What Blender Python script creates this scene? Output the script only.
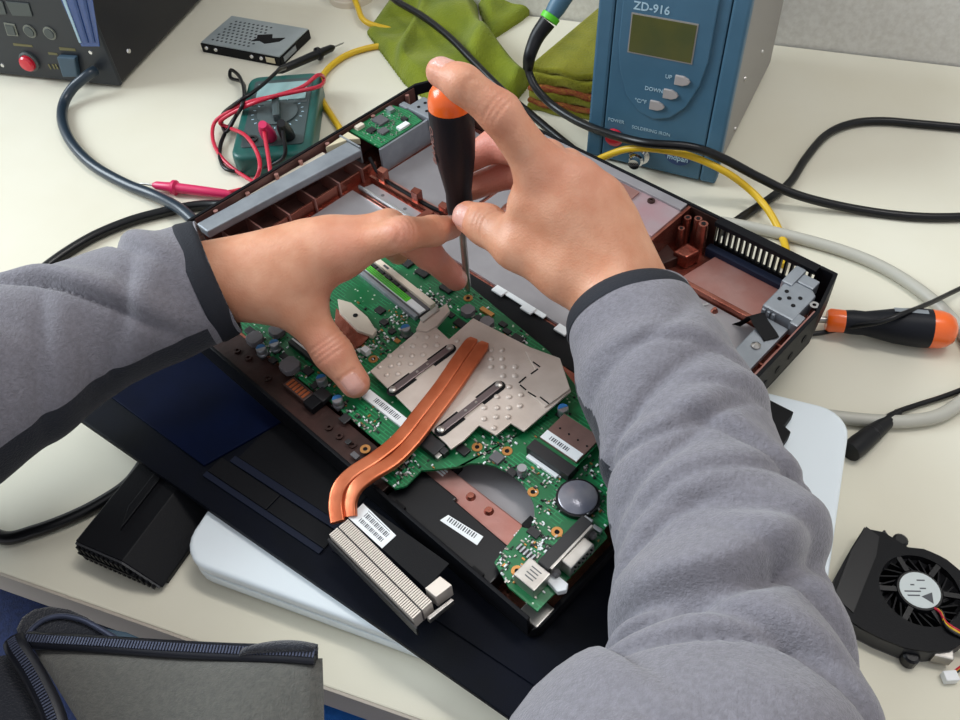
import bpy, bmesh, math, random
import numpy as np
from mathutils import Vector, Matrix

for o in list(bpy.data.objects):
    bpy.data.objects.remove(o)
scene = bpy.context.scene
COL = scene.collection
rnd = random.Random(7)

# ---------------------------------------------------------------- camera
FPX, PITCH, ROLL = 860.0, math.radians(49.2), math.radians(-5.0)
RIM = 0.058                                  # height of the laptop shell rim above the desk
CAMH = RIM + 0.365 / 0.98
fw = Vector((0, math.cos(PITCH), -math.sin(PITCH)))
r0 = Vector((1, 0, 0)); u0 = r0.cross(fw)
rt = math.cos(ROLL) * r0 + math.sin(ROLL) * u0
upv = rt.cross(fw)
cd = bpy.data.cameras.new('camera'); cam = bpy.data.objects.new('camera', cd); COL.objects.link(cam)
cam.matrix_world = Matrix(((rt.x, upv.x, -fw.x, 0), (rt.y, upv.y, -fw.y, 0), (rt.z, upv.z, -fw.z, CAMH), (0, 0, 0, 1)))
cd.sensor_width = 36; cd.lens = FPX / 960 * 36; cd.clip_start = 0.01
scene.camera = cam

def P(u, v, z):
    """place where the sight line to a measured point meets the level z"""
    d = FPX * fw + (u - 480) * rt - (v - 360) * upv
    return Vector((0, 0, CAMH)) + d * ((z - CAMH) / d.z)

# ---------------------------------------------------------------- light
vs = scene.view_settings
vs.view_transform = 'Standard'; vs.look = 'None'; vs.exposure = 0.0; vs.gamma = 1.0; vs.use_curve_mapping = False
wd = bpy.data.worlds.new('world'); scene.world = wd; wd.use_nodes = True
bg = wd.node_tree.nodes['Background']; bg.inputs[0].default_value = (0.93, 0.95, 1.0, 1); bg.inputs[1].default_value = 0.70

def area(name, loc, target, sx, sy, power, col):
    l = bpy.data.lights.new(name, 'AREA'); l.shape = 'RECTANGLE'; l.size = sx; l.size_y = sy; l.energy = power; l.color = col
    o = bpy.data.objects.new(name, l); COL.objects.link(o); o.location = loc
    o.rotation_euler = (Vector(target) - Vector(loc)).to_track_quat('-Z', 'Y').to_euler()
    return o
area('window_light', (-3.0, 1.45, 2.1), (0, .4, 0), 2.2, 1.9, 165, (0.84, 0.94, 1.0))
area('overhead_fill', (0.55, 0.85, 2.0), (0.1, .3, 0), 1.4, .6, 52, (1.0, 0.97, 0.93))  # unseen overhead fill, added to even out the light on desk and sleeves

# ---------------------------------------------------------------- materials
def srgb(h):
    h = h.lstrip('#'); c = [int(h[i:i + 2], 16) / 255 for i in (0, 2, 4)]
    return tuple(x / 12.92 if x <= .04045 else ((x + .055) / 1.055) ** 2.4 for x in c) + (1,)

def mat(name, col, rough=.5, metal=0., var=None, bump=None, spec=None, coat=0, sheen=0, col2=None, vscale=60, emit=None):
    """principled surface; var = second colour mixed in by noise, bump = (scale, strength)"""
    m = bpy.data.materials.new(name); m.use_nodes = True
    nt = m.node_tree; b = nt.nodes['Principled BSDF']
    b.inputs['Base Color'].default_value = srgb(col); b.inputs['Roughness'].default_value = rough; b.inputs['Metallic'].default_value = metal
    if spec is not None: b.inputs['Specular IOR Level'].default_value = spec
    if coat: b.inputs['Coat Weight'].default_value = coat; b.inputs['Coat Roughness'].default_value = .15
    if sheen: b.inputs['Sheen Weight'].default_value = sheen; b.inputs['Sheen Roughness'].default_value = .5
    tc = nt.nodes.new('ShaderNodeTexCoord')
    if col2:
        n = nt.nodes.new('ShaderNodeTexNoise'); n.inputs['Scale'].default_value = vscale; n.inputs['Detail'].default_value = 4
        nt.links.new(tc.outputs['Object'], n.inputs['Vector'])
        r = nt.nodes.new('ShaderNodeValToRGB'); r.color_ramp.elements[0].position = .36; r.color_ramp.elements[1].position = .66
        r.color_ramp.elements[0].color = srgb(col); r.color_ramp.elements[1].color = srgb(col2)
        nt.links.new(n.outputs['Fac'], r.inputs[0]); nt.links.new(r.outputs[0], b.inputs['Base Color'])
    if bump:
        n2 = nt.nodes.new('ShaderNodeTexNoise'); n2.inputs['Scale'].default_value = bump[0]; n2.inputs['Detail'].default_value = 3
        nt.links.new(tc.outputs['Object'], n2.inputs['Vector'])
        bp = nt.nodes.new('ShaderNodeBump'); bp.inputs['Strength'].default_value = bump[1]; bp.inputs['Distance'].default_value = .001
        nt.links.new(n2.outputs['Fac'], bp.inputs['Height']); nt.links.new(bp.outputs[0], b.inputs['Normal'])
    if emit:
        b.inputs['Emission Color'].default_value = srgb(emit[0]); b.inputs['Emission Strength'].default_value = emit[1]
    return m

M = {}
def dm(key, *a, **k): M[key] = mat(key, *a, **k)
dm('desk', '#dedac9', .6, col2='#dad5c2', vscale=9, bump=(900, .03), spec=.2)
dm('desk_edge', '#b3aa9e', .6, bump=(300, .1))
dm('wall', '#dcdad4', .9, col2='#d0cdc6', vscale=200, bump=(420, .35))
dm('floor', '#4a4d55', .8, col2='#40434a', vscale=80, bump=(300, .4))
dm('blackplast', '#0d0e12', .5, bump=(900, .12), spec=.15)
dm('blacksmooth', '#0e0e12', .35, spec=.35)
dm('blackmatte', '#0b0b0e', .7, bump=(1200, .15), spec=.25)
dm('charcoal', '#2a2b2f', .5)
dm('coversheen', '#040f2c', .6, bump=(1400, .12), col2='#030b22', vscale=30, spec=.06)  # black cover plastic with the bluish sheen of light put into its colour
dm('coverblack', '#060a17', .6, bump=(1400, .12), col2='#05080f', vscale=30, spec=.1)
dm('coverrim', '#141a2b', .55, bump=(1400, .1), spec=.15)
dm('rubber', '#0e0f13', .42, spec=.3)
dm('cable', '#0a0b0e', .32, spec=.35)
dm('bluecable', '#22303c', .3)
dm('greycable', '#b3b1a6', .45)
dm('yellow', '#d8b01c', .4)
dm('copper', '#b07060', .27, .85, col2='#86473a', vscale=45, bump=(220, .35))
dm('coppbrown', '#6b4a45', .45, .3, col2='#553833', vscale=70, bump=(220, .2))
dm('coppdark', '#3a211c', .5, .35, col2='#26140f', vscale=60, bump=(220, .3))
dm('strip', '#a3979a', .42, .3, col2='#a8858a', vscale=30, bump=(150, .2))
dm('copppink', '#b08780', .33, .6, col2='#a87066', vscale=40, bump=(150, .2))
dm('heatpipe', '#cb7450', .3, .65, col2='#b55c38', vscale=50, bump=(400, .06))
dm('film', '#9c999c', .42, .3, col2='#8c888b', vscale=25, bump=(60, .15))
dm('steel', '#b9b6b2', .35, .9, col2='#a39f9a', vscale=90)
dm('zinc', '#9ba1a8', .45, .55, bump=(260, .15), col2='#8b9198', vscale=60)
dm('chrome', '#d8d8d8', .12, 1.)
dm('heatplate', '#cfc3b9', .42, .3, col2='#bfb2a7', vscale=55, bump=(300, .12))
dm('finmetal', '#ddd3c8', .35, .25)
dm('springsteel', '#756a6b', .35, .7)
dm('gold', '#c08a52', .35, .8)
dm('brownpl', '#3a2520', .5)
dm('orangepl', '#8a4420', .4)
dm('chip', '#1b1b1e', .45)
dm('chipgrey', '#5a595c', .5, .1)
dm('inductor', '#6b686c', .55, .2, bump=(500, .2))
dm('alucan', '#a9adb2', .3, .8)
dm('bluecap', '#2f6ea8', .35, .2)
dm('white', '#e6e9ea', .4)
dm('whitepl', '#e3ecf1', .3, coat=.2)
dm('seam', '#9aa3aa', .4)
dm('ivory', '#cfc4a6', .5)
dm('beigepl', '#d8cdbb', .45)
dm('label', '#e4e7e8', .55)
dm('print', '#4c4f54', .6)
dm('lime', '#58c81c', .45)
dm('cellface', '#8b8990', .2, .3, col2='#686a78', vscale=60)
dm('cardbrown', '#8d7069', .35, .55, col2='#7c625c', vscale=60)
dm('orange', '#ee6412', .28, coat=.4)
dm('handleblk', '#0e1119', .48, bump=(700, .08), spec=.25)
dm('station', '#436a82', .45, bump=(700, .06), col2='#3e647b', vscale=30)
dm('stationside', '#918d87', .55, bump=(600, .1))
dm('lcd', '#4c5230', .22, col2='#59592e', vscale=40)
dm('button', '#a8a2a0', .4)
dm('redbtn', '#d81f36', .3, coat=.4)
dm('print_w', '#a9c6d4', .5)
dm('logo', '#1f3f74', .4)
dm('psu', '#16161d', .45, bump=(600, .08))
dm('psupanel', '#23282f', .4)
dm('psublue', '#2c4d8c', .2, coat=.5)
dm('psuline', '#7f8278', .4)
dm('psukey', '#4a5150', .45)
dm('print_y', '#6f6a44', .5)
dm('socketgrey', '#3d5566', .45)
dm('mmgreen', '#15564f', .38)
dm('mmpanel', '#3c4a4b', .5)
dm('mmlcd', '#8fb0b0', .25)
dm('mmdial', '#4a5657', .5)
dm('redlead', '#c31f3c', .35)
dm('pinklead', '#d3285e', .35)
dm('towel', '#7f8a12', .95, sheen=.12, col2='#68760d', vscale=35, bump=(500, .9))
dm('towel2', '#868418', .95, sheen=.12, col2='#74750f', vscale=45, bump=(500, .9))
dm('towelred', '#7c3018', .95, col2='#8a5a1c', vscale=400, bump=(600, 1.))
dm('hdtop', '#a9b2b4', .35, .3, col2='#98a2a5', vscale=30)
dm('hdhole', '#32383c', .5)
dm('fanlabel', '#c9d2d2', .45)
dm('jeans', '#1f2f5c', .85, col2='#18264a', vscale=300, bump=(800, .5))
dm('brightblue', '#1565b8', .6)
dm('zipper', '#1a1c24', .4, .2)
dm('zipteeth', '#4a5064', .3, .4)
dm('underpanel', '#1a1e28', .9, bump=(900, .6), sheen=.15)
dm('shirt', '#1668be', .8, bump=(800, .4))
dm('cuff', '#1d2028', .85, bump=(1200, .4))
dm('lining', '#20232c', .95, bump=(900, 1.), sheen=.3)

def fleece(name, c1, c2):
    m = mat(name, c1, .95, col2=c2, vscale=420, sheen=.3)
    nt = m.node_tree; b = nt.nodes['Principled BSDF']
    tc = nt.nodes.new('ShaderNodeTexCoord')
    v = nt.nodes.new('ShaderNodeTexNoise'); v.inputs['Scale'].default_value = 800; v.inputs['Detail'].default_value = 2; v.inputs['Roughness'].default_value = .7
    nt.links.new(tc.outputs['Object'], v.inputs['Vector'])
    bp = nt.nodes.new('ShaderNodeBump'); bp.inputs['Strength'].default_value = .6; bp.inputs['Distance'].default_value = .0011
    nt.links.new(v.outputs['Fac'], bp.inputs['Height']); nt.links.new(bp.outputs[0], b.inputs['Normal'])
    return m
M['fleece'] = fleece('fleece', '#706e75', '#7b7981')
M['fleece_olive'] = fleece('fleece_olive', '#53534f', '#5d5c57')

def skin_material():
    m = bpy.data.materials.new('skin'); m.use_nodes = True
    nt = m.node_tree; b = nt.nodes['Principled BSDF']; L = nt.links.new
    b.inputs['Roughness'].default_value = .48
    b.inputs['Subsurface Weight'].default_value = .12
    b.inputs['Subsurface Radius'].default_value = (1, .35, .2); b.inputs['Subsurface Scale'].default_value = .004
    tc = nt.nodes.new('ShaderNodeTexCoord')
    n = nt.nodes.new('ShaderNodeTexNoise'); n.inputs['Scale'].default_value = 70; n.inputs['Detail'].default_value = 5
    L(tc.outputs['Object'], n.inputs['Vector'])
    r = nt.nodes.new('ShaderNodeValToRGB'); r.color_ramp.elements[0].color = srgb('#c98a69'); r.color_ramp.elements[1].color = srgb('#d69f80')
    r.color_ramp.elements[0].position = .35; r.color_ramp.elements[1].position = .7
    L(n.outputs['Fac'], r.inputs[0])
    def attr_mix(prev, attr, col):
        a = nt.nodes.new('ShaderNodeAttribute'); a.attribute_name = attr
        x = nt.nodes.new('ShaderNodeMix'); x.data_type = 'RGBA'
        L(a.outputs['Fac'], x.inputs[0]); L(prev, x.inputs[6]); x.inputs[7].default_value = srgb(col)
        return x.outputs[2]
    c = attr_mix(r.outputs[0], 'red', '#cf8272')
    c = attr_mix(c, 'nail', '#d8a597')
    L(c, b.inputs['Base Color'])
    an = nt.nodes.new('ShaderNodeAttribute'); an.attribute_name = 'nail'
    mr = nt.nodes.new('ShaderNodeMapRange'); mr.inputs[3].default_value = .48; mr.inputs[4].default_value = .25
    L(an.outputs['Fac'], mr.inputs[0]); L(mr.outputs[0], b.inputs['Roughness'])
    n2 = nt.nodes.new('ShaderNodeTexNoise'); n2.inputs['Scale'].default_value = 420; n2.inputs['Detail'].default_value = 4
    L(tc.outputs['Object'], n2.inputs['Vector'])
    v3 = nt.nodes.new('ShaderNodeTexVoronoi'); v3.inputs['Scale'].default_value = 900; L(tc.outputs['Object'], v3.inputs['Vector'])
    ad = nt.nodes.new('ShaderNodeMath'); ad.operation = 'ADD'; L(n2.outputs['Fac'], ad.inputs[0]); L(v3.outputs['Distance'], ad.inputs[1])
    bp = nt.nodes.new('ShaderNodeBump'); bp.inputs['Strength'].default_value = .16; bp.inputs['Distance'].default_value = .0008
    L(ad.outputs[0], bp.inputs['Height']); L(bp.outputs[0], b.inputs['Normal'])
    return m
M['skin'] = skin_material()

def pcb_material():
    """green solder mask with lighter tracks, tinned dots and silkscreen flecks"""
    m = bpy.data.materials.new('pcb'); m.use_nodes = True
    nt = m.node_tree; b = nt.nodes['Principled BSDF']; L = nt.links.new
    b.inputs['Roughness'].default_value = .38
    tc = nt.nodes.new('ShaderNodeTexCoord')
    br = nt.nodes.new('ShaderNodeTexBrick'); br.inputs['Scale'].default_value = 120; br.inputs['Mortar Size'].default_value = .035
    br.inputs['Color1'].default_value = srgb('#0a5c34'); br.inputs['Color2'].default_value = srgb('#0c6a3c'); br.inputs['Mortar'].default_value = srgb('#228a54')
    br.inputs['Brick Width'].default_value = 1.3
    L(tc.outputs['Object'], br.inputs['Vector'])
    n = nt.nodes.new('ShaderNodeTexNoise'); n.inputs['Scale'].default_value = 45; L(tc.outputs['Object'], n.inputs['Vector'])
    rp = nt.nodes.new('ShaderNodeValToRGB'); rp.color_ramp.elements[0].position = .47; rp.color_ramp.elements[1].position = .53
    L(n.outputs['Fac'], rp.inputs[0])
    mx = nt.nodes.new('ShaderNodeMix'); mx.data_type = 'RGBA'; L(rp.outputs[0], mx.inputs[0]); mx.inputs[6].default_value = srgb('#0a6538'); L(br.outputs[0], mx.inputs[7])
    v = nt.nodes.new('ShaderNodeTexVoronoi'); v.inputs['Scale'].default_value = 260; L(tc.outputs['Object'], v.inputs['Vector'])
    lt = nt.nodes.new('ShaderNodeMath'); lt.operation = 'LESS_THAN'; lt.inputs[1].default_value = .16; L(v.outputs['Distance'], lt.inputs[0])
    n5 = nt.nodes.new('ShaderNodeTexNoise'); n5.inputs['Scale'].default_value = 60; L(tc.outputs['Object'], n5.inputs['Vector'])
    gt = nt.nodes.new('ShaderNodeMath'); gt.operation = 'GREATER_THAN'; gt.inputs[1].default_value = .5; L(n5.outputs['Fac'], gt.inputs[0])
    mu = nt.nodes.new('ShaderNodeMath'); mu.operation = 'MULTIPLY'; L(lt.outputs[0], mu.inputs[0]); L(gt.outputs[0], mu.inputs[1])
    mx2 = nt.nodes.new('ShaderNodeMix'); mx2.data_type = 'RGBA'; L(mu.outputs[0], mx2.inputs[0]); L(mx.outputs[2], mx2.inputs[6]); mx2.inputs[7].default_value = srgb('#b9c9b4')
    L(mx2.outputs[2], b.inputs['Base Color'])
    return m
M['pcb'] = pcb_material()

# ---------------------------------------------------------------- mesh helpers
class MB:
    def __init__(s): s.v = []; s.f = []
    def add(s, vs_, fs):
        k = len(s.v); s.v += [tuple(p) for p in vs_]; s.f += [tuple(i + k for i in f) for f in fs]; return s
    def box(s, x0, x1, y0, y1, z0, z1):
        return s.add([(x0, y0, z0), (x1, y0, z0), (x1, y1, z0), (x0, y1, z0), (x0, y0, z1), (x1, y0, z1), (x1, y1, z1), (x0, y1, z1)],
                     [(3, 2, 1, 0), (4, 5, 6, 7), (0, 1, 5, 4), (1, 2, 6, 5), (2, 3, 7, 6), (3, 0, 4, 7)])
    def boxc(s, c, size, rz=0):
        ca, sa = math.cos(rz), math.sin(rz); vs_ = []
        for dz in (-.5, .5):
            for dx, dy in ((-.5, -.5), (.5, -.5), (.5, .5), (-.5, .5)):
                x, y = dx * size[0], dy * size[1]
                vs_.append((c[0] + x * ca - y * sa, c[1] + x * sa + y * ca, c[2] + dz * size[2]))
        return s.add(vs_, [(3, 2, 1, 0), (4, 5, 6, 7), (0, 1, 5, 4), (1, 2, 6, 5), (2, 3, 7, 6), (3, 0, 4, 7)])
    def prism(s, poly, z0, z1):
        a = sum(poly[i][0] * poly[(i + 1) % len(poly)][1] - poly[(i + 1) % len(poly)][0] * poly[i][1] for i in range(len(poly)))
        if a < 0: poly = poly[::-1]
        n = len(poly)
        vs_ = [(p[0], p[1], z0) for p in poly] + [(p[0], p[1], z1) for p in poly]
        return s.add(vs_, [tuple(range(n - 1, -1, -1)), tuple(range(n, 2 * n))] + [(i, (i + 1) % n, (i + 1) % n + n, i + n) for i in range(n)])
    def lathe(s, prof, n=20, c=(0, 0, 0), axis=None):
        """profile of (radius, height); axis = direction of the height"""
        ax = Vector(axis or (0, 0, 1)).normalized()
        a = ax.orthogonal().normalized(); b = ax.cross(a)
        vs_ = []
        for r, h in prof:
            for i in range(n):
                t = 2 * math.pi * i / n
                vs_.append(Vector(c) + ax * h + (a * math.cos(t) + b * math.sin(t)) * max(r, 1e-6))
        fs = []
        for k in range(len(prof) - 1):
            for i in range(n):
                j = (i + 1) % n
                fs.append((k * n + i, k * n + j, (k + 1) * n + j, (k + 1) * n + i))
        fs.append(tuple(range(n - 1, -1, -1))); q = (len(prof) - 1) * n; fs.append(tuple(range(q, q + n)))
        return s.add(vs_, fs)
    def cyl(s, x, y, z0, z1, r, n=16, r2=None): return s.lathe([(r, z0), (r if r2 is None else r2, z1)], n, (x, y, 0))
    def ring(s, x, y, z0, z1, ri, ro, n=16):
        vs_ = []
        for r, z in ((ri, z0), (ro, z0), (ro, z1), (ri, z1)):
            vs_ += [(x + r * math.cos(2 * math.pi * i / n), y + r * math.sin(2 * math.pi * i / n), z) for i in range(n)]
        fs = []
        for k in range(4):
            for i in range(n):
                j = (i + 1) % n; k2 = (k + 1) % 4
                fs.append((k * n + i, k * n + j, k2 * n + j, k2 * n + i))
        return s.add(vs_, fs)
    def tube(s, pts, r, n=8, flat=None, sq=1):
        pts = [Vector(p) for p in pts]; m = len(pts); rs = r if isinstance(r, (list, tuple)) else [r] * m
        T = [(pts[min(i + 1, m - 1)] - pts[max(i - 1, 0)]).normalized() for i in range(m)]
        nn = T[0].orthogonal().normalized()
        if abs(T[0].z) < .95: nn = (Vector((0, 0, 1)) - T[0] * T[0].z).normalized()
        vs_ = []
        for i in range(m):
            nn = (nn - T[i] * nn.dot(T[i])).normalized(); bb = T[i].cross(nn)
            for k in range(n):
                t = 2 * math.pi * k / n
                cc, ss = math.cos(t), math.sin(t)
                if sq != 1: cc = math.copysign(abs(cc) ** sq, cc); ss = math.copysign(abs(ss) ** sq, ss)
                vs_.append(pts[i] + (nn * cc * (flat or 1) + bb * ss) * rs[i])
        fs = [tuple(range(n - 1, -1, -1)), tuple(range((m - 1) * n, m * n))]
        for i in range(m - 1):
            for k in range(n):
                j = (k + 1) % n
                fs.append((i * n + k, i * n + j, (i + 1) * n + j, (i + 1) * n + k))
        return s.add(vs_, fs)
    def build(s, name, m, parent=None, bevel=0, smooth=None, seg=2):
        me = bpy.data.meshes.new(name); me.from_pydata([tuple(p) for p in s.v], [], s.f)
        bm = bmesh.new(); bm.from_mesh(me)
        bmesh.ops.recalc_face_normals(bm, faces=bm.faces)
        if bevel:
            ed = [e for e in bm.edges if len(e.link_faces) == 2 and e.calc_face_angle(0) > .6]
            bmesh.ops.bevel(bm, geom=ed, offset=bevel, segments=seg, profile=.6, affect='EDGES', clamp_overlap=True)
        bm.to_mesh(me); bm.free()
        if smooth is not None:
            for p in me.polygons: p.use_smooth = True
            try: me.set_sharp_from_angle(angle=math.radians(smooth))
            except Exception: pass
        me.materials.append(M[m] if isinstance(m, str) else m)
        o = bpy.data.objects.new(name, me); COL.objects.link(o)
        if parent: o.parent = parent
        return o

def crom(pts, k=8):
    pts = [Vector(p) for p in pts]; out = []
    q = [pts[0] * 2 - pts[1]] + pts + [pts[-1] * 2 - pts[-2]]
    for i in range(1, len(q) - 2):
        for j in range(k):
            t = j / k
            a, b, c, d = q[i - 1], q[i], q[i + 1], q[i + 2]
            out.append(.5 * ((2 * b) + (c - a) * t + (2 * a - 5 * b + 4 * c - d) * t * t + (3 * b - a - 3 * c + d) * t ** 3))
    out.append(pts[-1]); return out

def tag(o, label, cat, group=None):
    o['label'] = label; o['category'] = cat
    if group: o['group'] = group
    return o
def thing(name, label, cat, loc=(0, 0, 0), rz=0, group=None):
    o = bpy.data.objects.new(name, None); COL.objects.link(o); o.empty_display_size = .02
    o.location = loc; o.rotation_euler = (0, 0, rz)
    return tag(o, label, cat, group)
def struct(o): o['kind'] = 'structure'; return o
def stuff(o): o['kind'] = 'stuff'; return o
def text(name, body, m, parent, loc, size, rot=(0, 0, 0), depth=.0001, bold=0.0):
    cu = bpy.data.curves.new(name, 'FONT'); cu.body = body; cu.size = size; cu.extrude = depth; cu.offset = bold; cu.align_x = 'CENTER'; cu.align_y = 'CENTER'; cu.resolution_u = 3
    t = bpy.data.objects.new(name, cu); COL.objects.link(t)
    bpy.context.view_layer.update()
    me = bpy.data.meshes.new_from_object(t.evaluated_get(bpy.context.evaluated_depsgraph_get()))
    bpy.data.objects.remove(t); bpy.data.curves.remove(cu)
    me.name = name; me.materials.clear(); me.materials.append(M[m])
    o = bpy.data.objects.new(name, me); COL.objects.link(o); o.parent = parent; o.location = loc; o.rotation_euler = rot
    return o
def loc2(root, p):
    """world point -> coordinates of a thing turned about z"""
    d = Vector(p) - Vector(root.location); a = -root.rotation_euler[2]
    return Vector((d.x * math.cos(a) - d.y * math.sin(a), d.x * math.sin(a) + d.y * math.cos(a), d.z))

# ---------------------------------------------------------------- setting
A0 = P(0, 575, 0); A1 = P(370, 705, 0)
dyaw = math.atan2(A1.y - A0.y, A1.x - A0.x)                 # run of the desk front edge
wall0 = P(786, 45, 0)
desk = thing('desk', 'beige laminate desk with a grey front edge, everything rests on it', 'desk', (A0.x, A0.y, 0), dyaw)
wl = loc2(desk, wall0)
DX0, DX1, DY1 = -.75, 1.25, wl.y - .002
MB().box(DX0, DX1, .0015, DY1, -.028, 0).build('desk_top', 'desk', desk, bevel=.001)
MB().box(DX0, DX1, 0, .0015, -.028, -.0004).build('edge_band', 'desk_edge', desk)
MB().box(DX0 + .05, DX1 - .05, .06, .08, -.12, -.028).build('front_rail', 'desk_edge', desk)
for sx in (DX0 + .06, DX1 - .1):
    for sy in (.06, DY1 - .12):
        MB().box(sx, sx + .04, sy, sy + .04, -.74, -.0281).build('leg', 'desk_edge', desk)
wr_ = bpy.data.objects.new('wall_back', bpy.data.meshes.new('wall_back')); 
def dl(x, y, z):
    return (A0.x + x * math.cos(dyaw) - y * math.sin(dyaw), A0.y + x * math.sin(dyaw) + y * math.cos(dyaw), z)
bpy.data.objects.remove(wr_)
wb = MB(); pts = [dl(-2.2, wl.y, 0), dl(3, wl.y, 0), dl(3, wl.y + .1, 0), dl(-2.2, wl.y + .1, 0)]
wb.prism([(p[0], p[1]) for p in pts], -.74, 1.7)
struct(wb.build('wall_back', 'wall'))
struct(MB().box(-2.5, 2.5, -1.8, 2.5, -.78, -.74).build('floor', 'floor'))
# ================================================================ laptop shell on the desk
CXY = (-.009 * .365 / .98, 1.065 * .365 / .98); YAW = -.828; LW, LD = .365, .288
def fr(root):                                      # rectangle in millimetres from the front left corner of the shell
    def f(x, y): return (x / 1000 - LW / 2, y / 1000 - LD / 2)
    return f
# ---- white closed laptop lying on the desk, lowest of the pile
wyaw = math.radians(-25)
wp = P(187, 574, .002)
we = Vector((math.cos(wyaw), math.sin(wyaw), 0)); wg = Vector((-math.sin(wyaw), math.cos(wyaw), 0))
far = P(852, 412, .022)
WW = (far - wp).dot(we); WD = (far - wp).dot(wg)
white = thing('closed_laptop', 'closed white laptop with rounded corners under the black palm rest cover', 'laptop', (wp.x, wp.y, 0), wyaw)
def rrect(x0, x1, y0, y1, r, n=6):
    out = []
    for cx, cy, a in ((x1 - r, y1 - r, 0), (x0 + r, y1 - r, 90), (x0 + r, y0 + r, 180), (x1 - r, y0 + r, 270)):
        for i in range(n + 1):
            t = math.radians(a + 90 * i / n); out.append((cx + r * math.cos(t), cy + r * math.sin(t)))
    return out
MB().prism(rrect(0, WW, 0, WD, .018), .002, .0115).build('base', 'whitepl', white, bevel=.0022, smooth=40)
MB().prism(rrect(.0012, WW - .0012, .0012, WD - .0012, .017), .0113, .0127).build('seam', 'seam', white)
MB().prism(rrect(0, WW, 0, WD, .018), .0125, .022).build('lid', 'whitepl', white, bevel=.003, smooth=40, seg=3)
for fx in (.03, WW - .03):
    for fy in (.03, WD - .03):
        MB().cyl(fx, fy, 0, .0025, .006, 14).build('foot', 'rubber', white)

# ---- black palm rest cover lying on the white laptop
pz = .030
pa = P(75, 415, pz); pb = P(400, 640, pz); pyaw = math.atan2(pb.y - pa.y, pb.x - pa.x)
pe = Vector((math.cos(pyaw), math.sin(pyaw), 0)); pg = Vector((-math.sin(pyaw), math.cos(pyaw), 0))
po = pa - pe * .012
cover = thing('palm_rest_cover', 'thin black plastic palm rest cover with touchpad recess, under the opened laptop shell', 'laptop cover', (po.x, po.y, .0222), pyaw)
PL, PD = .352, .235
MB().prism(rrect(0, PL, 0, PD, .006, 4), 0, .0055).build('plate', 'coverblack', cover, bevel=.001)
def cl(u, v, z=pz): return loc2(cover, P(u, v, z))
s1 = cl(203, 473); s2 = cl(223, 451); s3 = cl(328, 526); s4 = cl(322, 549)
yb = .018
MB().prism([(.004, yb + .004), (s1.x - .004, yb), (s2.x + .0285, .110), (.004, .110)], .0053, .0072).build('palm_rest', 'coversheen', cover, bevel=.0007)
MB().prism([(s4.x + .004, yb), (PL - .005, yb), (PL - .005, .110), (s3.x + .02, .110)], .0053, .0070).build('palm_rest', 'coverblack', cover, bevel=.0007)
sx0, sx1 = s1.x, s4.x; sy0 = s1.y; xm = (sx0 + sx1) / 2 + .002
for a, b in ((sx0, xm - .0004), (xm + .0004, sx1)):
    q = MB().box(a, b, sy0 + .003, sy0 + .014, .0054, .0063).build('touchpad_button', 'blackplast', cover, bevel=.0004)
MB().box(sx0, sx1, sy0 - .001, sy0 + .0025, .0054, .0068).build('button_rim', 'coverrim', cover, bevel=.0004)
MB().box(sx0 + .006, sx1, sy0 + .0145, sy0 + .019, .0054, .0068).build('button_rim', 'coverrim', cover, bevel=.0004)
MB().box(sx0 + .008, sx1 - .002, sy0 + .0195, .105, .0054, .0058).build('touchpad', 'blackplast', cover, bevel=.0002)
hb = cl(762, 428, .034)
MB().prism([(PL - .012, PD - .05), (hb.x + .012, PD - .048), (hb.x + .014, PD - .018), (hb.x + .009, PD - .016), (hb.x + .010, PD - .004), (PL - .014, PD - .002)], .0001, .0076).build('hinge_cover', 'blackmatte', cover, bevel=.001)

# ---- black battery pack with slotted end
bz = .0205
bt = [P(137, 464, bz), P(73, 543, bz), P(118, 566, bz), P(176, 488, bz)]
byaw = math.atan2(bt[0].y - bt[1].y, bt[0].x - bt[1].x)
pack = thing('battery_pack', 'black textured battery pack with slotted end, poking out under the palm rest cover', 'battery', (bt[1].x, bt[1].y, 0), byaw)
k = [loc2(pack, p) for p in bt]
blen = .125; bw = -k[2].y; bslope = -loc2(pack, P(155, 602, .002)).y - bw
# cross-section in (y, z), run along x
def run(sec, x0, x1):
    n = len(sec); m = MB()
    m.add([(x0, y, z) for y, z in sec] + [(x1, y, z) for y, z in sec], [tuple(range(n)), tuple(range(2 * n - 1, n - 1, -1))] + [(i, (i + 1) % n, (i + 1) % n + n, i + n) for i in range(n)])
    return m
run([(0, .012), (0, .0200), (-.001, bz), (-bw, bz), (-bw - bslope, .0050), (-bw - bslope, .004), (0, .004)], .0016, blen).build('case', 'blackplast', pack, bevel=.0006)
run([(-.004, 0), (-.004, .0042), (-bw - bslope + .0, .0042), (-bw - bslope + .001, 0)], .006, blen - .004).build('foot_rail', 'blackplast', pack, bevel=.0004)
MB().box(-.0018, .0006, -bw - bslope * .4, -.0005, .0112, .0128).build('slat_bar', 'blackplast', pack)
run([(-.0005, .0045), (-.0005, .0195), (-bw, .0195), (-bw - bslope + .001, .0050), (-bw - bslope + .001, .0045)], .0004, .0015).build('end_plate', 'charcoal', pack)
for i in range(15):
    t = (i + .5) / 15; y = -.001 - t * (bw + bslope - .003)
    top = .0188 if -y < bw else .0188 - (-y - bw) / bslope * .0140
    MB().box(-.0012, .0006, y - .0009, y + .0009, .0050, max(top, .0060)).build('slat', 'blackplast', pack)
MB().prism([(.016, -bw * .62), (.030, -bw * .45), (blen, -bw * .45), (blen, -bw * .62)], bz - .0004, bz + .0016).build('guide_ridge', 'blackplast', pack, bevel=.0006)

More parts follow.
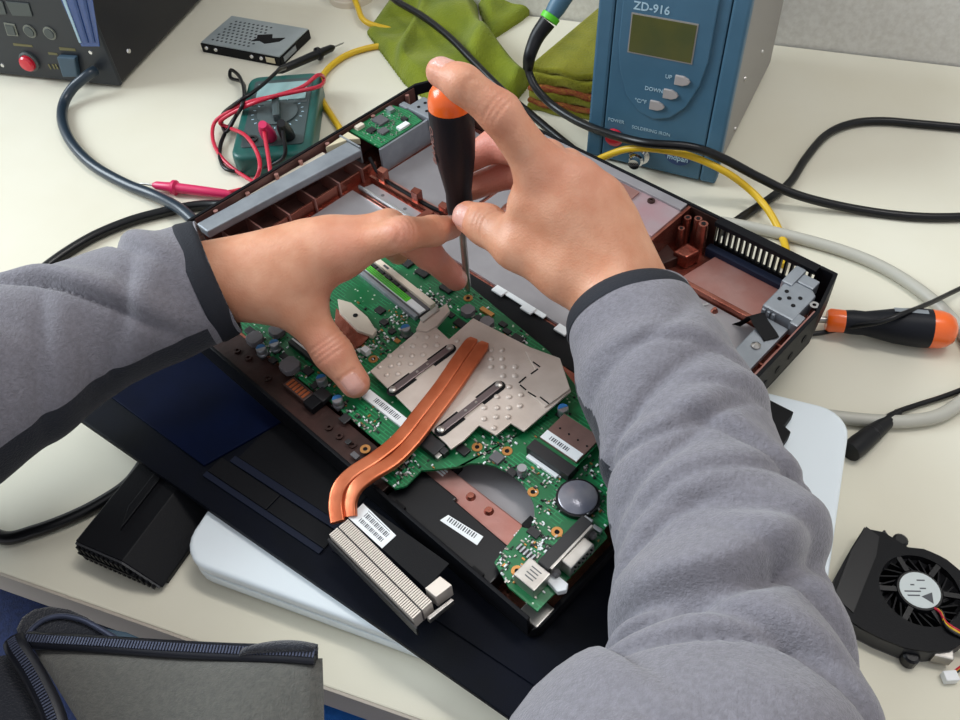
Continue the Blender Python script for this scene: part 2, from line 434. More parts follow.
# ================================================================ opened laptop shell
SHZ = .0300
shell = thing('laptop_shell', 'opened black laptop base with copper coated inside and grey hinges, holding the green motherboard', 'laptop', (CXY[0], CXY[1], SHZ), YAW)
c2 = fr(shell)
def pm(pts): return [c2(*p) for p in pts]
def bx(x0, x1, y0, y1, z0, z1, name, m, parent=None, bevel=0, **k):
    a = c2(x0, y0); b = c2(x1, y1)
    return MB().box(a[0], b[0], a[1], b[1], z0, z1).build(name, m, parent or shell, bevel=bevel, **k)
RZ = RIM - SHZ                                     # rim level inside the shell
outl = [(4, 0), (361, 0), (365, 5), (365, 252), (357, 288), (8, 288), (0, 272), (0, 4)]
MB().prism(pm(outl), 0, .0022).build('bottom_panel', 'blackplast', shell, bevel=.0008)
# walls: outer black skin, inner copper skin
def wall(pts, z0, z1, name='side_wall', m='blackplast'):
    return MB().prism(pm(pts), z0, z1).build(name, m, shell, bevel=.0005)
wall([(0, 4), (4, 0), (361, 0), (361, 2.2), (4.5, 2.2), (2.2, 5), (2.2, 272), (0, 272)], .0022, .0195, 'front_wall')
wall([(0, 55), (2.4, 55), (2.4, 270), (9.5, 285.6), (8, 288), (0, 272)], .019, RZ, 'left_wall')
wall([(8, 288), (9, 285.6), (252, 285.6), (252, 288)], .0022, RZ, 'back_wall')
wall([(252, 288), (252, 285.6), (274, 285.6), (274, 288)], .0022, RZ, 'back_wall')
wall([(346, 288), (346, 285.6), (355.2, 285.6), (362.6, 252), (365, 252), (357, 288)], .0022, RZ, 'back_wall')
wall([(274, 288), (346, 288), (346, 281), (274, 281)], RZ - .0035, RZ, 'back_rim')
wall([(274, 288), (346, 288), (346, 285.6), (274, 285.6)], .0022, .0075, 'back_wall')
wall([(362.6, 80), (365, 80), (365, 252), (362.6, 252)], .0022, RZ, 'right_wall')
wall([(362.6, 0), (365, 5), (365, 80), (362.6, 80)], .0022, .010, 'right_wall')
for i in range(18):                                # exhaust grille in the back wall
    x = 276 + i * 4.05
    bx(x, x + 1.5, 284.5, 287.5, .0075, RZ - .0034, 'grille_slat', 'blackplast')
bx(274, 346, 275, 281, .0022, .010, 'grille_ledge', 'coverrim', bevel=.0008)
# copper lining
MB().prism(pm([(3, 3), (362, 3), (362, 252), (355, 284), (10, 284), (3, 270)]), .0022, .0028).build('copper_lining', 'copper', shell)
bx(2.4, 3.2, 60, 268, .0028, RZ - .001, 'copper_lining', 'coppbrown')
bx(3.0, 9, 60, 246, .0028, .0195, 'wall_ledge', 'coppbrown', bevel=.0008)
bx(9, 33, 60, 196, .0028, .0033, 'bay_floor', 'coppbrown')
bx(10, 120, 284.6, 285.6, .0028, RZ - .0008, 'copper_lining', 'coppdark')
bx(252, 274, 284.6, 285.6, .0028, RZ - .001, 'copper_lining', 'coppdark')
bx(361.6, 362.6, 85, 252, .0028, RZ - .001, 'copper_lining', 'copppink')
# front ledge beside the motherboard
bx(2.4, 258, 2.2, 19.5, .0165, .0185, 'front_ledge', 'coppdark', bevel=.0005)
for x in (40, 118, 128, 205, 214, 224, 150):
    o = MB().ring(*c2(x, 9 + (x % 3)), .0183, .0197, .0010, .0022, 12).build('screw_boss', 'coppdark', shell)
q = bx(163, 182, 11, 19, .0183, .0225, 'ledge_connector', 'brownpl', bevel=.0005)
for i in range(6): bx(164.5 + i * 2.8, 166.3 + i * 2.8, 12, 17.5, .0224, .0228, 'contact', 'orangepl', q)
bx(183, 191, 10, 20, .0183, .0235, 'ledge_clip', 'blackplast', bevel=.0005)
# left side: grey rail, ribs
a = c2(4, 58); b = c2(30, 188)
MB().prism([c2(7, 58), c2(20, 58), c2(32, 187), c2(16, 187)], .0205, .0268).build('drive_rail', 'zinc', shell, bevel=.0012)
bx(5, 28, 188, 189.5, .012, .0265, 'rail_end', 'zinc')
MB().prism([c2(4, 90), c2(9, 90), c2(13, 170), c2(6, 170)], .0195, .0225).build('rail_foot', 'beigepl', shell, bevel=.0005)
MB().prism([c2(8, 172), c2(14, 190), c2(20, 196), c2(6, 196)], .021, .0262).build('connector_block', 'ivory', shell, bevel=.0005)
for y in (70, 90, 112, 135, 158, 180): bx(14, 37, y, y + 1.2, .0028, .0155, 'rib', 'copppink')
bx(33, 35, 60, 196, .0028, .0125, 'rib_wall', 'copper', bevel=.0004)
for i, y in enumerate((75, 102, 128, 150, 176, 204, 222, 240, 258)):
    a = c2(5.5, y); MB().cyl(a[0], a[1], .0185, RZ - .0015 - .001 * (i % 2), .0017, 10).build('wall_post', 'copppink', shell)
# small green daughter board in the back left corner
db = MB().prism(pm([(4, 199), (38, 199), (38, 243), (20, 246), (4, 243)]), .0235, .0248).build('daughter_board', 'pcb', shell)
for x, y, w, h, t, m in ((14, 222, 11, 9, .0022, 'chipgrey'), (18, 209, 6, 6, .0018, 'chip'), (26, 214, 7, 7, .0018, 'chipgrey'), (33, 228, 5, 10, .002, 'label'), (10, 236, 6, 5, .003, 'alucan'), (27, 235, 5, 4, .002, 'chip'), (8, 206, 4, 7, .003, 'beigepl')):
    bx(x - w / 2, x + w / 2, y - h / 2, y + h / 2, .0247, .0247 + t, 'chip', m, db, bevel=.0003)
m_ = MB()
for i in range(70):
    x, y = 6 + rnd.random() * 30, 201 + rnd.random() * 40; a = c2(x, y); m_.boxc((a[0], a[1], .0252), (.0012, .0006, .0009), rnd.choice((0, math.pi / 2)))
stuff(m_.build('tiny_components', 'steel', db))
bx(38, 40, 198, 248, .0028, .024, 'board_wall', 'zinc', bevel=.0004)
# hinges
def hinge(x0, x1, y0, y1, holes, flip):
    h = MB().prism(pm([(x0, y0), (x1, y0), (x1, y1 - 3), (x1 - 4, y1), (x0, y1)]), .014, .0258).build('hinge', 'zinc', shell, bevel=.0013)
    for x, y in holes:
        a = c2(x, y); MB().cyl(a[0], a[1], .0254, .0262, .0013, 10).build('screw_hole', 'blackmatte', h)
    return h
h1 = hinge(16, 42, 247, 266, ((24, 253), (33, 253), (24, 260), (33, 260)), 0)
bx(20, 27, 266, 278, .016, .0268, 'hinge_arm', 'zinc', h1, bevel=.0012); bx(8, 17, 246, 252, .015, .0255, 'hinge_lug', 'zinc', h1, bevel=.0012)
h2 = hinge(336, 356, 238, 268, ((341, 249), (350, 249), (341, 257), (350, 257), (345, 253)), 1)
bx(334, 341, 262, 280, .016, .0270, 'hinge_arm', 'zinc', h2, bevel=.0012); bx(341, 352, 268, 277, .016, .0262, 'hinge_arm', 'zinc', h2, bevel=.0012)
bx(355, 360.5, 236, 246, .015, .0255, 'hinge_lug', 'zinc', h2, bevel=.0012)
for i in range(3): bx(337 + i * 3.2, 339 + i * 3.2, 236.6, 238.4, .006, .024, 'hinge_rib', 'zinc', h2, bevel=.0003)
sp = MB().ring(*c2(358.5, 259), .016, .0245, .0012, .0028, 14).build('screw_post', 'chrome', shell)
# right bracket arm and trough
br_ = MB().prism(pm([(341, 176), (350, 176), (356, 186), (356, 236), (341, 236), (341, 205)]), .0165, .0205).build('hinge_bracket', 'zinc', shell, bevel=.0008)
for x, y, r in ((347, 188, 1.6), (351, 181, 1.6)):
    a = c2(x, y); MB().cyl(a[0], a[1], .0203, .0208, r / 1000, 12).build('screw_hole', 'coppdark', br_)
a = c2(349, 212); MB().lathe([(.0028, 0), (.0028, .0012), (.0012, .0022)], 12, (a[0], a[1], .0204)).build('screw', 'steel', br_)
for y in (186, 205, 224, 236): bx(356, 362, y, y + 1.2, .0028, .017, 'rib', 'copper')
bx(357, 358.2, 186, 224, .0028, .0135, 'rib_wall', 'copppink')
for y, z in ((212, .012), (226, .012), (198, .012), (176, .010), (240, .015)):
    a = c2(365, y); MB().lathe([(.0026, 0), (.0026, .0004)], 14, (a[0], a[1], z), (1, 0, 0)).build('side_port', 'blackmatte', shell)
# black ribbon lying over the bracket
rb = [c2(x, y) + (z,) for x, y, z in ((326, 232, .006), (331, 236, .012), (336, 233, .0215), (342, 228, .0225), (350, 224, .0216), (353, 222, .0212))]
m_ = MB(); cr = crom(rb, 6); n = len(cr)
m_.add([(p.x - .0025, p.y - .004 * min(1, i / 6 + .2), p.z) for i, p in enumerate(cr)] + [(p.x + .0025, p.y + .004 * min(1, i / 6 + .2), p.z + .0004) for i, p in enumerate(cr)] +
       [(p.x - .0025, p.y - .004 * min(1, i / 6 + .2), p.z - .0005) for i, p in enumerate(cr)] + [(p.x + .0025, p.y + .004 * min(1, i / 6 + .2), p.z - .0001) for i, p in enumerate(cr)],
       [(i, i + 1, n + i + 1, n + i) for i in range(n - 1)] + [(2 * n + i, 3 * n + i, 3 * n + i + 1, 2 * n + i + 1) for i in range(n - 1)] + [(i, 2 * n + i, 2 * n + i + 1, i + 1) for i in range(n - 1)] + [(n + i, n + i + 1, 3 * n + i + 1, 3 * n + i) for i in range(n - 1)])
m_.build('ribbon', 'blackmatte', shell, smooth=60)
# grey shielding film on the floor of the battery bay
MB().prism(pm([(38, 100), (104, 100), (104, 168), (38, 168)]), .0028, .0042).build('shield_film', 'film', shell, bevel=.0003)
MB().prism(pm([(42, 192), (120, 192), (120, 276), (44, 280)]), .0028, .0040).build('shield_film', 'film', shell, bevel=.0003)
MB().prism(pm([(108, 163), (272, 163), (272, 244), (124, 244), (124, 188), (108, 188)]), .0028, .0048).build('shield_film', 'film', shell, bevel=.0003)
MB().prism(pm([(276, 176), (338, 176), (338, 238), (276, 238)]), .0028, .0052).build('shield_film', 'film', shell, bevel=.0003)
MB().prism(pm([(276, 243), (334, 243), (334, 276), (282, 276)]), .0028, .0062).build('shield_film', 'copppink', shell, bevel=.0003)
bx(100, 362, 140, 161, .0028, .0033, 'dark_channel', 'blackmatte')
for x in (215, 243, 190): bx(x, x + 9, 157, 163, .0048, .0062, 'edge_tab', 'label', bevel=.0003)
bx(196, 232, 160, 163.5, .0047, .0055, 'edge_tab', 'label')
# channel with cable beside the bay, copper posts
bx(40, 124, 184, 186, .0028, .0085, 'channel_wall', 'copper'); bx(40, 124, 190, 191.5, .0028, .0085, 'channel_wall', 'copppink')
for x, y, h in ((52, 188, .018), (88, 188, .017), (113, 191, .015)):
    MB().prism(pm([(x - 3, y - 3), (x + 4, y - 3), (x + 3, y + 3), (x - 4, y + 2)]), .0028, h).build('channel_post', 'copper', shell, bevel=.0006)
MB().tube([c2(x, y) + (z,) for x, y, z in ((36, 190, .02), (44, 188, .013), (60, 187.5, .008), (90, 188, .008), (112, 189, .009), (122, 196, .006))], .0014, 8).build('antenna_wire', 'blackmatte', shell, smooth=60)
lb = MB().prism(pm([(43, 171), (102, 171), (102, 181.5), (46, 181.5)]), .0042, .0058).build('drive_bracket', 'film', shell, bevel=.0003)
bx(43, 102, 170.2, 171.4, .0042, .0095, 'bracket_lip', 'chrome', lb)
for x in (62, 86):
    a = c2(x, 177); MB().cyl(a[0], a[1], .0057, .0060, .0014, 10).build('screw_hole', 'chipgrey', lb)
MB().prism(pm([(104, 168), (112, 171), (110, 184), (104, 181)]), .0028, .012).build('channel_post', 'copper', shell, bevel=.0006)
# raised battery bay strip along the back
st_ = MB().prism(pm([(118, 258), (250, 246), (250, 285.4), (112, 285.4)]), .0028, RZ - .0022).build('back_strip', 'strip', shell, bevel=.0012)
bx(125, 250, 278, 285.4, RZ - .0024, RZ - .0004, 'strip_lip', 'film', st_, bevel=.0006)
MB().prism(pm([(172, 269), (218, 266), (218, 276), (172, 277)]), RZ - .0024, RZ - .0008).build('strip_pad', 'copppink', st_, bevel=.0005)
a = c2(229, 274); MB().ring(a[0], a[1], RZ - .0024, RZ - .001, .0011, .0026, 12).build('screw_hole', 'coppdark', st_)
MB().prism(pm([(228, 237), (250, 235), (250, 244), (228, 247)]), .0045, .0125).build('bay_wall', 'zinc', shell, bevel=.0008)
MB().tube([c2(x, y) + (.018,) for x, y in ((200, 250), (225, 247), (248, 241))], .0016, 8).build('antenna_wire', 'greycable', shell, smooth=60)
# copper corner and screw towers right of the strip
bx(251, 253.4, 236, 285.5, .0028, RZ - .001, 'bay_wall', 'copper', bevel=.0005)
for x, y, r, h in ((263, 279, 2.6, .0262), (269, 276, 3.1, .027), (257, 276, 2.4, .0258), (258, 268, 2.2, .0225)):
    a = c2(x, y); t_ = MB().lathe([(r / 1000 * 1.35, .0028), (r / 1000, h)], 14, (a[0], a[1], 0)).build('screw_tower', 'copper', shell, smooth=50)
    MB().cyl(a[0], a[1], h - .0001, h + .0004, r / 1000 * .5, 10).build('screw_hole', 'blackmatte', t_)
MB().prism(pm([(262, 255), (272, 256), (275, 267), (264, 268)]), .0028, .0135).build('tower_block', 'copper', shell, bevel=.0012)
MB().prism(pm([(253, 244), (262, 244), (266, 256), (253, 262)]), .0028, .010).build('tower_block', 'coppdark', shell, bevel=.0008)
bx(264, 334, 239, 242.5, .0028, .0095, 'bay_wall', 'copper', bevel=.0005)
bx(273, 276, 176, 240, .0028, .008, 'bay_wall', 'copper', bevel=.0005)
a = c2(300, 232); MB().boxc((a[0], a[1], .0058), (.010, .0012, .0012), .9).build('bay_clip', 'chrome', shell)
a = c2(309, 234); MB().lathe([(.0025, .005), (.0012, .008)], 10, (a[0], a[1], 0)).build('bay_pin', 'copper', shell)
# front right: fan seat, copper strip, black speaker bay
MB().prism(pm([(256, 34), (340, 34), (340, 60), (256, 60)]), .0028, .006).build('fan_seat', 'film', shell)
MB().prism(pm([(250, 27), (288, 27), (288, 25), (334, 24), (334, 39), (250, 38)]), .0028, .0125).build('copper_strip', 'copppink', shell, bevel=.0008)
for x in (262, 292, 305):
    a = c2(x, 33); MB().lathe([(.003, .012), (.0018, .0145)], 12, (a[0], a[1], 0)).build('strip_stud', 'copper', shell, smooth=60)
for x, y in ((266, 36), (324, 35)):
    bx(x, x + 8, y + 2, y + 9, .006, .0165, 'foam_pad', 'blackmatte', bevel=.0006)
    for j in range(3): bx(x, x + 6, y - 4 + j * 1.6, y - 3.2 + j * 1.6, .0125, .0132, 'white_strip', 'label')
bay = MB().prism(pm([(259, 3), (334, 3), (334, 24), (288, 25), (288, 27), (262, 27)]), .0028, .0148).build('speaker_bay', 'blacksmooth', shell, bevel=.0008)
for x in (266, 322): bx(x, x + 7, 2.6, 4.6, .0147, .0165, 'bay_notch', 'blackmatte', bay)
bl = MB().prism([c2(291, 11.5), c2(292, 16.5), c2(314, 19.5), c2(315, 14)], .0148, .0151).build('barcode_label', 'label', bay)
for i in range(13):
    x = 294 + i * 1.4; a = c2(x, 13.3 + (x - 292) * .13 + 1.3); MB().boxc((a[0], a[1], .01515), ((.0005, .0008)[i % 2], .0028, .00006), .13).build('barcode_bar', 'print', bl)
# right front corner: stamped port bracket
pk = bx(352, 364, 3, 16, .0028, .0105, 'port_bracket', 'steel', bevel=.0006)
# ================================================================ motherboard
BZ = .0500
board = thing('motherboard', 'green laptop motherboard with chips and capacitors, seated in the black laptop base', 'circuit board', (CXY[0], CXY[1], SHZ + .0192), YAW)
BT = BZ - SHZ - .0192 + .0008                      # top of the board in its own frame
def bp(u, v, z=.052): 
    q = loc2(board, P(u, v, z)); return (q.x, q.y)
bo = [(100, 20.5), (186, 20.5), (188, 22), (240, 21), (244, 14), (252, 7), (263, 7), (266, 12), (265, 24), (270, 29), (279, 40)]
for i in range(9):
    t = math.radians(165 - i * 17); bo.append((304 + 27 * math.cos(t), 33 + 21 * math.sin(t)))
bo += [(331, 36), (327, 34), (330, 11), (344, 6), (362, 6), (362, 58), (358, 60), (358, 100), (340, 112), (300, 118), (262, 131), (190, 140), (120, 140), (100, 128)]
MB().prism(pm(bo), 0, BT).build('board', 'pcb', board, bevel=.0001)
def comp(name, u, v, w, h, t, m, rot=0, bev=.0003, parent=None, z0=0):
    x, y = bp(u, v)
    return MB().boxc((x, y, BT + z0 + t / 2), (w / 1000, h / 1000, t), rot).build(name, m, parent or board, bevel=bev)
def ring(u, v, r=2.9):
    x, y = bp(u, v); o = MB().ring(x, y, BT - .0001, BT + .0004, r * .00045, r / 1000, 18).build('mounting_ring', 'gold', board)
    MB().cyl(x, y, BT - .0001, BT + .0001, r * .00045, 12).build('screw_hole', 'blackmatte', o); return o
for u, v in ((365, 448), (373, 358), (477, 446), (507, 450), (533, 491), (557, 531), (517, 570), (468, 297)): ring(u, v)
def can(u, v, r=3.1, h=.0056, blue=True):
    x, y = bp(u, v, .054)
    o = MB().lathe([(r / 1000, 0), (r / 1000, h * .2), (r * .0009, h * .27), (r / 1000, h * .34), (r / 1000, h - .0005), (r * .0009, h)], 18, (x, y, BT + .0006)).build('capacitor', 'alucan', board, smooth=40)
    MB().boxc((x, y, BT + .0003), (r * .0021, r * .0021, .0006)).build('capacitor_base', 'chip', o)
    if blue:
        n = 10; m = MB(); pts = [(x + r * .0009 * math.cos(a), y + r * .0009 * math.sin(a)) for a in [math.pi * (.35 + 1.0 * i / n) for i in range(n + 1)]]
        m.prism(pts, BT + .0006 + h - .0002, BT + .0006 + h + .00015).build('capacitor_mark', 'bluecap', o)
for u, v in ((262, 351), (275, 346), (322, 381), (338, 402), (406, 331), (563, 411)): can(u, v)
can(522, 471, 2.7, .0058, False)
def inductor(u, v, s=10, t=.0042, m='inductor'):
    x, y = bp(u, v, .053); a = s / 2000; c = a * .45
    o = MB().prism([(x - a, y - a + c), (x - a + c, y - a), (x + a - c, y - a), (x + a, y - a + c), (x + a, y + a - c), (x + a - c, y + a), (x - a + c, y + a), (x - a, y + a - c)], BT, BT + t).build('inductor', m, board, bevel=.0004)
    MB().boxc((x, y, BT + .0004), (s * .00115, s * .0004, .0008)).build('terminal', 'steel', o)
for u, v, s in ((290, 366, 11), (255, 339, 9.5), (277, 331, 9), (468, 311, 8), (487, 323, 8)): inductor(u, v, s)
for u, v, w, h, t in ((273, 360, 5, 4, .0016), (284, 356, 5, 4, .0016), (308, 371, 6, 5, .0016), (315, 385, 4, 5, .0014), (323, 396, 9, 7, .0032), (345, 418, 5.5, 5.5, .0012),
                      (450, 314, 6, 4, .0016), (461, 324, 9, 5, .0018), (477, 318, 4, 5, .0015), (503, 324, 5, 3.5, .0015), (507, 331, 5, 3.5, .0015), (498, 334, 5, 3.5, .0015),
                      (380, 310, 6, 5, .0016), (384, 322, 5, 4, .0016), (392, 331, 4, 4, .0015), (516, 339, 7.5, 7.5, .0013), (534, 532, 6.5, 4.5, .0013), (512, 472, 5, 4, .0016),
                      (447, 288, 9, 6, .002), (407, 262, 9, 7, .002), (423, 272, 9, 7, .002), (430, 445, 16, 9, .0045), (443, 452, 6, 4, .004), (463, 450, 7, 5, .002), (552, 560, 4, 3, .0015), (348, 441, 3, 3, .001), (250, 331, 6, 5, .002), (302, 352, 4, 3, .0015)):
    comp('chip', u, v, w, h, t, 'chip')
comp('chip', 497, 458, 6.5, 6, .0022, 'chipgrey'); comp('crystal', 437, 456, 5, 3.4, .003, 'steel'); comp('crystal', 432, 316, 5, 3, .002, 'alucan')
comp('chip', 355, 455, 5, 3, .0014, 'chipgrey')
comp('connector', 487, 312, 10, 3.2, .002, 'gold'); comp('connector', 528, 352, 5, 3, .003, 'beigepl')
# drive connector along the front left
x, y = bp(310, 356); o = MB().boxc((x, y, BT + .002), (.034, .0055, .004)).build('drive_connector', 'chip', board, bevel=.0003)
MB().boxc((x, y + .0005, BT + .0042), (.033, .001, .0006)).build('connector_strip', 'label', o)
# long barcode label on the board
x, y = bp(386, 409); o = MB().boxc((x, y, BT + .001), (.034, .0062, .0018)).build('barcode_label', 'label', board)
for i in range(16): MB().boxc((x - .009 + i * .0013, y + .0002, BT + .00195), ((.0004, .0008, .0005)[i % 3], .003, .0001)).build('barcode_bar', 'print', o)
# row of pads, silver jack box, video port, white plug
x, y = bp(526, 552); o = MB().boxc((x, y, BT + .0005), (.011, .0028, .001)).build('pad_row', 'chip', board)
for i in range(5): MB().boxc((x - .0045 + i * .0022, y, BT + .0011), (.0009, .004, .0004)).build('pad', 'alucan', o)
x, y = bp(532, 577, .056); jb = MB().boxc((x, y, BT + .0042), (.0128, .0118, .0084)).build('jack_box', 'steel', board, bevel=.0004)
for i in range(4): MB().boxc((x + .0003, y + .003 - i * .0018, BT + .00845), (.006 - .001 * (i % 2), .0006, .0001)).build('stamped_line', 'print', jb)
vx, vy = c2(352, 38); vg = MB().boxc((vx, vy, BT + .0052), (.0065, .033, .0104)).build('video_port', 'chip', board, bevel=.0004)
MB().boxc((vx + .0038, vy, BT + .0052), (.0015, .031, .0102)).build('port_flange', 'steel', vg, bevel=.0003)
shp = [(vy - .0095, BT + .0012), (vy + .0095, BT + .0012), (vy + .0085, BT + .0090), (vy - .0085, BT + .0090)]
n = 4; m = MB(); m.add([(vx + .0042, a, b) for a, b in shp] + [(vx + .0105, a, b) for a, b in shp], [(0, 1, 2, 3), (7, 6, 5, 4)] + [(i, (i + 1) % 4, (i + 1) % 4 + 4, i + 4) for i in range(4)])
m.build('port_shroud', 'steel', vg, bevel=.0006)
for r_, z in enumerate((.003, .005, .007)):
    for i in range(5): MB().lathe([(.0006, 0), (.0006, .0004)], 8, (vx + .0104, vy - .006 + i * .003 + (r_ % 2) * .001, BT + z), (1, 0, 0)).build('pin_hole', 'blackmatte', vg)
for s in (-1, 1): MB().lathe([(.0024, 0), (.0024, .0022), (.0012, .003)], 6, (vx + .0045, vy + s * .0135, BT + .005), (1, 0, 0)).build('hex_nut', 'chipgrey', vg)
x, y = bp(556, 584, .052); MB().prism([(x - .006, y - .002), (x + .004, y - .0035), (x + .0065, y), (x + .005, y + .003), (x - .005, y + .003)], BT, BT + .004).build('white_plug', 'white', board, bevel=.0006)
for u, v in ((541, 586), (562, 590)): comp('solder_lug', u, v, 2.2, 2.2, .0015, 'chrome')
for u, v in ((588, 521), (597, 530), (585, 512)): comp('shield_tab', u, v, 5, 2.4, .003, 'alucan', .1)
# beige drive bracket and copper window at the left of the heat plate
bb = [bp(*p) for p in ((338, 301), (352, 305), (368, 319), (377, 333), (373, 338), (358, 333), (340, 315))]
o = MB().prism(bb, BT, BT + .0035).build('plastic_bracket', 'beigepl', board, bevel=.0006)
x, y = bp(356, 318); MB().cyl(x, y, BT + .0034, BT + .0037, .0016, 12).build('screw_hole', 'blackmatte', o)
MB().prism([bp(*p) for p in ((336, 308), (370, 336), (362, 345), (352, 350), (334, 330))], BT, BT + .0015).build('copper_pad', 'copper', board, bevel=.0003)
comp('connector', 366, 352, 5, 4, .004, 'white'); comp('copper_tab', 397, 340, 4, 3, .0008, 'gold')
# coin cell
x, y = bp(578, 496, .055)
cc = MB().ring(x, y, BT, BT + .0028, .0098, .0112, 30).build('coin_cell_holder', 'blacksmooth', board)
coin = tag(MB().lathe([(.0100, 0), (.0100, .0030), (.0094, .0034), (.0001, .0034)], 32).build('coin_cell', 'cellface', None, smooth=35), 'round silver coin cell wrapped in dark film on the motherboard', 'battery')
cw = Vector((x, y, BT)); ca, sa = math.cos(YAW), math.sin(YAW)
coin.location = (CXY[0] + x * ca - y * sa, CXY[1] + x * sa + y * ca, SHZ + .0192 + BT + .0003)
# small parts too small to pick apart
palette = {'steel': MB(), 'label': MB(), 'chip': MB(), 'gold': MB()}
forbid = [(bp(470, 390), .052)]
def inside(px, py, poly):
    r = False; j = len(poly) - 1
    for i in range(len(poly)):
        if (poly[i][1] > py) != (poly[j][1] > py) and px < (poly[j][0] - poly[i][0]) * (py - poly[i][1]) / (poly[j][1] - poly[i][1]) + poly[i][0]: r = not r
        j = i
    return r
bpoly = pm(bo)
clusters = [bp(*p) for p in ((345, 412), (352, 430), (365, 425), (300, 372), (282, 378), (330, 405), (270, 352), (395, 320), (385, 335), (375, 345), (400, 310), (360, 350), (500, 340), (470, 330), (516, 340),
             (530, 525), (545, 545), (505, 560), (500, 575), (540, 560), (490, 470), (505, 478), (515, 485), (500, 440), (540, 470), (555, 480), (485, 452), (400, 478), (408, 465), (570, 430), (590, 470), (345, 440), (440, 300), (425, 300), (550, 505), (590, 510), (560, 550), (250, 345), (315, 395), (335, 378))]
for i in range(1500):
    if rnd.random() < .82:
        cx_, cy_ = rnd.choice(clusters); x = cx_ + rnd.gauss(0, .0045); y = cy_ + rnd.gauss(0, .0045)
    else:
        a = c2(100 + rnd.random() * 262, 6 + rnd.random() * 132); x, y = a
    if not inside(x, y, bpoly): continue
    k_ = rnd.choices(('steel', 'label', 'chip', 'gold'), (4, 3, 3, 1))[0]
    l_ = rnd.choice((.0010, .0014, .0018)); palette[k_].boxc((x, y, BT + .0004), (l_, l_ * .5, .0008), rnd.choice((0, math.pi / 2)))
for k_, m in palette.items(): stuff(m.build('tiny_components', k_, board))

# ---- memory modules
def memory(name, pts, label, lab, grp=None):
    a, b = [Vector(bp(*p)) for p in pts]; L_ = (b - a).length; ang = math.atan2(b.y - a.y, b.x - a.x); mid = (a + b) / 2
    w = Vector((CXY[0] + mid.x * ca - mid.y * sa, CXY[1] + mid.x * sa + mid.y * ca, SHZ + .0192 + BT))
    return thing(name, label, 'memory', w, YAW + ang), L_
mm1, L1 = memory('memory_slot', ((367, 264), (427, 312)), 'long grey memory slot with green label strip beside the heat plate', 0)
MB().box(-L1 / 2, L1 / 2, .0030, .0072, 0, .0046).build('slot_rail', 'beigepl', mm1, bevel=.0004)
MB().box(-L1 / 2, L1 / 2, -.0095, -.0068, 0, .0035).build('slot_rail', 'zinc', mm1, bevel=.0004)
MB().box(-L1 / 2, L1 / 2, -.0066, .0028, 0, .0022).build('module', 'chipgrey', mm1, bevel=.0002)
o = MB().box(-L1 / 2 + .002, L1 / 2 - .0005, -.0050, -.0005, .0021, .0034).build('label_strip', 'label', mm1)
MB().box(-L1 / 2 + .002, L1 / 2 - .014, -.0049, -.0006, .0033, .0036).build('green_label', 'lime', o)
for i in range(3): MB().box(-L1 / 2 + .004, L1 / 2 - .016, -.0043 + i * .0013, -.0039 + i * .0013, .00355, .00365).build('print_line', 'mmgreen', o)
for i in range(5): MB().box(-L1 / 2 + .004 + i * .0075, -L1 / 2 + .009 + i * .0075, .0002, .0024, .0021, .0032).build('chip', 'chip', mm1)
MB().box(-L1 / 2 + .012, -L1 / 2 + .017, .0044, .0060, .0045, .0047).build('slot_mark', 'print', mm1)

# ---- wireless card in its slot
wa = Vector(bp(531, 445, .054)); wb_ = Vector(bp(573, 474, .054)); ang = math.atan2(wb_.y - wa.y, wb_.x - wa.x); L2 = (wb_ - wa).length
w = Vector((CXY[0] + wa.x * ca - wa.y * sa, CXY[1] + wa.x * sa + wa.y * ca, SHZ + .0192 + BT))
card = thing('wireless_card', 'small wireless card with brown metal shield and white barcode label in black slot', 'circuit board', w, YAW + ang)
MB().box(0, L2, -.004, .003, 0, .0058).build('slot', 'chip', card, bevel=.0004)
MB().box(.002, L2 - .006, -.0065, -.0042, 0, .0016).build('slot_pins', 'label', card)
MB().box(.001, L2 - .001, .0025, .0275, .0032, .0042).build('card_board', 'pcb', card)
MB().box(.0015, L2 - .002, .0055, .0262, .0041, .0056).build('shield', 'cardbrown', card, bevel=.0003)
lb_ = MB().box(.0015, L2 - .0025, .0058, .0118, .0055, .0058).build('barcode_label', 'label', card)
for i in range(10): MB().box(.006 + i * .0013, .0065 + i * .0013 + (.0003 if i % 3 else 0), .0075, .0100, .00575, .00585).build('barcode_bar', 'print', lb_)
for i in range(4): MB().cyl(.006 + i * .006, .017, .0055, .0058, .0006, 8).build('vent_hole', 'blackmatte', card)

# ================================================================ heat sink
hs = thing('heat_sink', 'heat sink of grey plate, two copper heat pipes and a fin block on the motherboard', 'heat sink', (CXY[0], CXY[1], BZ + .003), YAW)
def hp(u, v, z): q = loc2(hs, P(u, v, z)); return (q.x, q.y)
HZ = .0575
outline = [hp(*p, HZ) for p in ((370, 371), (417, 331), (427, 327), (436, 327), (449, 339), (473, 318), (530, 347), (560, 358), (571, 391), (524, 431), (511, 423), (496, 435), (479, 425), (464, 440), (451, 449), (446, 443), (421, 421), (395, 395))]
pl = MB().prism(outline, HZ - .0015 - BZ - .003, HZ - BZ - .003).build('heat_plate', 'heatplate', hs, bevel=.0004)
T0 = HZ - BZ - .003
MB().prism([hp(*p, HZ) for p in ((416, 331), (421, 321), (447, 305), (450, 312), (437, 327), (427, 333))], T0 - .0014, T0 + .0014).build('plate_tab', 'heatplate', pl, bevel=.0005)
MB().prism([hp(*p, HZ) for p in ((420, 320), (437, 308), (440, 312), (423, 325))], T0 - .0014, T0 + .0022).build('plate_tab', 'steel', pl, bevel=.0005)
bt_ = [hp(*p, HZ) for p in ((525, 352), (560, 359), (570, 390), (545, 408), (519, 385), (536, 372))]
